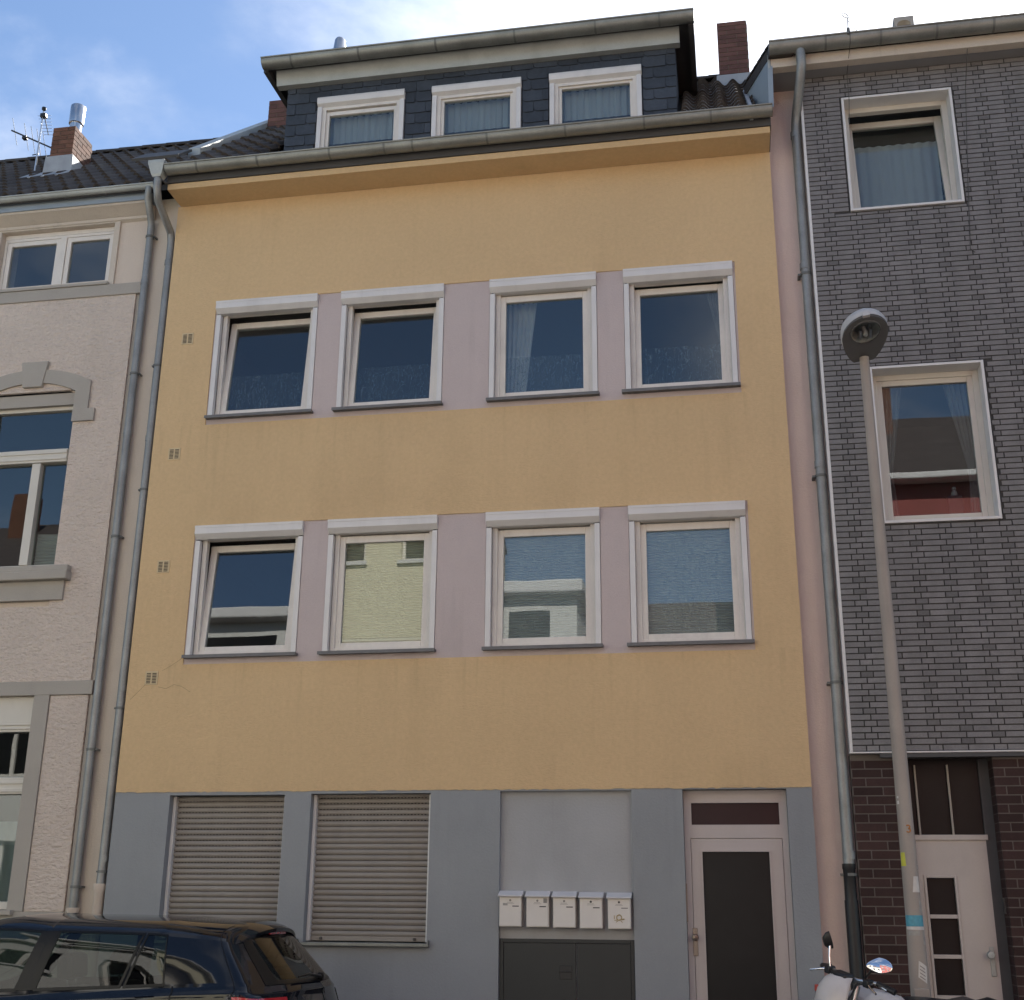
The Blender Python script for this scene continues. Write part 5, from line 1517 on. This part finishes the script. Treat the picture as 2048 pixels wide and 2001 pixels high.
for s in (-1, 1):
    bp(MB().tube([(0.0, s*0.095, 1.08), (-0.10, s*0.095, 0.72), (-0.24, s*0.095, 0.32)], [0.022, 0.026, 0.028], 12), 'fork_leg', 'steel')
    bp(MB().tube([(-0.06, s*0.11, 0.86), (-0.07, s*0.17, 0.86), (-0.09, s*0.20, 0.86)], [0.008, 0.008, 0.018], 10), 'indicator', 'orange')
    bp(MB().tube([(-0.02, s*0.12, 1.10), (-0.13, s*0.155, 1.0), (-0.09, s*0.11, 0.86), (0.05, s*0.09, 0.78)], 0.006, 6), 'cable', 'black_plastic')
def wheel(x, name):
    w_ = bp(MB().lathe([(0.235, -0.04), (0.28, -0.045), (0.31, -0.02), (0.315, 0.0), (0.31, 0.02), (0.28, 0.045), (0.235, 0.04), (0.235, -0.04)], (x, 0, 0.315), 32, 'y'), name, 'tyre')
    bp(MB().lathe([(0.215, -0.025), (0.24, -0.03), (0.24, 0.03), (0.215, 0.025), (0.215, -0.025)], (x, 0, 0.315), 32, 'y'), 'rim', 'steel', parent=w_)
    sp_ = MB().lathe([(0.0, -0.06), (0.035, -0.06), (0.035, 0.06), (0.0, 0.06)], (x, 0, 0.315), 14, 'y')
    for i in range(12):
        a = 2*math.pi*i/12
        sp_.tube([(x+0.03*math.cos(a), 0.03*(-1)**i, 0.315+0.03*math.sin(a)), (x+0.22*math.cos(a+0.15), 0, 0.315+0.22*math.sin(a+0.15))], 0.003, 5)
    bp(sp_, 'hub_and_spokes', 'steel', parent=w_)
wheel(-0.25, 'front_wheel'); wheel(1.05, 'rear_wheel')
bp(MB().grid([[(-0.25+0.36*math.cos(RAD(a)), y, 0.36+0.36*math.sin(RAD(a))) for a in range(20, 165, 12)] for y in (-0.06, -0.03, 0.0, 0.03, 0.06)]), 'front_mudguard', 'bike_white')
bp(MB().prism([(0.05, 0.98), (0.18, 1.04), (0.40, 1.0), (0.50, 0.93), (0.42, 0.78), (0.12, 0.80)], -0.11, 0.11, 'y'), 'fuel_tank', 'bike_white', bevel=0.04)
bp(MB().prism([(0.42, 0.87), (0.50, 0.925), (0.62, 0.955), (0.78, 0.945), (0.98, 0.925), (1.12, 0.945), (1.20, 0.93), (1.18, 0.87), (0.60, 0.83)], -0.13, 0.13, 'y'), 'seat', 'seat_vinyl', bevel=0.03)
bp(MB().prism([(0.95, 0.87), (1.20, 0.92), (1.34, 0.945), (1.38, 0.90), (1.22, 0.83), (0.9, 0.78)], -0.09, 0.09, 'y'), 'tail_cowl', 'black_plastic', bevel=0.02)
bp(MB().tube([(0.05, 0.0, 0.98), (0.12, 0.0, 0.70), (0.20, 0.0, 0.38), (0.62, 0.0, 0.36), (0.72, 0.0, 0.62), (0.5, 0, 0.82), (0.1, 0, 0.86)], 0.022, 8), 'frame', 'black_plastic')
bp(MB().box(0.22, 0.60, -0.13, 0.13, 0.30, 0.62), 'engine', 'zinc_joint', bevel=0.04)
bp(MB().tube([(0.62, -0.06, 0.42), (1.05, -0.09, 0.315)], 0.02, 8).tube([(0.62, 0.06, 0.42), (1.05, 0.09, 0.315)], 0.02, 8), 'swing_arm', 'steel')
bp(MB().tube([(0.25, 0.14, 0.35), (0.7, 0.15, 0.32), (0.85, 0.15, 0.5), (1.25, 0.16, 0.68)], [0.02, 0.025, 0.045, 0.045], 10), 'exhaust', 'steel')
bp(MB().tube([(0.45, -0.13, 0.35), (0.50, -0.26, 0.06)], 0.012, 8), 'side_stand', 'black_plastic')

# ================================================================== houses across the street (seen in the window panes)
def far_house(name, label, x0, x1, eave, facade, wins, ridge_h, y=-14.0, dormer_=None, gut=True, depth=8.0):
    h = thing(name, label, 'house', ((x0+x1)/2, y-4, 0.0), 'houses across the street mirrored in the panes')
    hl = []
    for (a, b, c, d) in wins: hl.append((a, b, c, d))
    w = MB()
    # wall faces +y
    w.wall(x0, x1, 0.0, eave, hl, y, y-0.3)
    w.box(x0, x0+0.2, y-depth, y-0.3, 0, eave).box(x1-0.2, x1, y-depth, y-0.3, 0, eave).box(x0+0.2, x1-0.2, y-depth, y-depth+0.2, 0, eave)
    w.build('wall', facade, h)
    hd_ = depth/2
    MB().prism([(y+0.35, eave), (y-hd_, eave+ridge_h), (y-depth-0.3, eave-0.2), (y-depth-0.3, eave-0.3), (y-hd_, eave+ridge_h-0.15), (y+0.3, eave-0.1)], x0, x1, 'x').build('roof', 'roof_far', h)
    if gut:
        MB().box(x0, x1, y, y+0.42, eave-0.16, eave-0.02).build('gutter', 'white_metal', h, bevel=0.03)
    for (a, b, c, d) in wins:
        f = MB().frame(a, b, c, d, 0.07, y-0.12, y-0.2).box((a+b)/2-0.04, (a+b)/2+0.04, y-0.2, y-0.12, c+0.07, d-0.07).build('window', 'white_pvc', h)
        MB().box(a+0.07, b-0.07, y-0.18, y-0.17, c+0.07, d-0.07).build('pane', 'dark_glass', f)
        MB().box(a-0.05, b+0.05, y-0.1, y+0.08, c-0.08, c).build('sill', 'white_metal', f)
    if dormer_:
        a, b, zt = dormer_
        MB().box(a, b, y-2.2, y-0.3, eave-0.2, zt).build('dormer', 'white_facade', h)
        MB().box(a-0.15, b+0.15, y-2.4, y+0.0, zt, zt+0.28).build('dormer_gutter', 'white_metal', h, bevel=0.04)
        MB().box(a+0.6, b-0.6, y-0.32, y-0.285, eave+0.25, zt-0.35).build('dormer_window', 'dark_glass', h)
    MB().box((x0+x1)/2-0.3, (x0+x1)/2+0.3, y-hd_*0.8, y-hd_*0.8+0.5, eave+0.6, eave+ridge_h+0.5).build('chimney', 'brick_chimney', h)
    return h
def wrow(x0, x1, n, z0, z1, wd=1.1):
    s = (x1-x0)/n
    return [(x0+s*(i+0.5)-wd/2, x0+s*(i+0.5)+wd/2, z0, z1) for i in range(n)]
far_house('white_house', 'white house with dormer across the street, left of the tall cream one', -9.0, -3.4, 9.9, 'white_facade', wrow(-9, -3.4, 3, 1.3, 2.8)+wrow(-9, -3.4, 3, 4.2, 5.8)+wrow(-9, -3.4, 3, 7.0, 8.4), 2.0, dormer_=(-6.9, -3.9, 11.1))
far_house('cream_house', 'tall cream house across the street between the two white ones', -3.4, 0.3, 11.2, 'cream_facade', wrow(-3.4, 0.3, 2, 1.3, 2.8, 1.2)+wrow(-3.4, 0.3, 2, 4.6, 6.1, 1.2)+[(-3.2, -2.0, 8.9, 10.1), (-1.2, -0.1, 8.9, 10.1)], 1.2, depth=4.5)
far_house('white_house', 'white house with dormer across the street, beside the red one', 0.3, 6.4, 6.6, 'white_facade', wrow(0.3, 6.4, 3, 1.2, 2.7)+wrow(0.3, 6.4, 3, 4.0, 5.5), 2.9, dormer_=(0.6, 2.7, 8.5))
far_house('red_house', 'red house with dark roof across the street', 6.4, 13.0, 10.3, 'red_facade', wrow(6.4, 13, 3, 1.3, 2.9)+wrow(6.4, 13, 3, 4.4, 6.0)+wrow(6.4, 13, 3, 7.3, 8.7), 2.9)
far_house('pale_house', 'pale house at the left end across the street', -16.0, -9.0, 9.0, 'white_facade', wrow(-16, -9, 3, 1.3, 2.9)+wrow(-16, -9, 3, 4.3, 5.9), 2.5)
far_house('cream_house', 'cream house at the right end across the street', 13.0, 20.0, 10.0, 'cream_facade', wrow(13, 20, 3, 1.3, 2.9)+wrow(13, 20, 3, 4.3, 5.9)+wrow(13, 20, 3, 7.2, 8.8), 2.5)
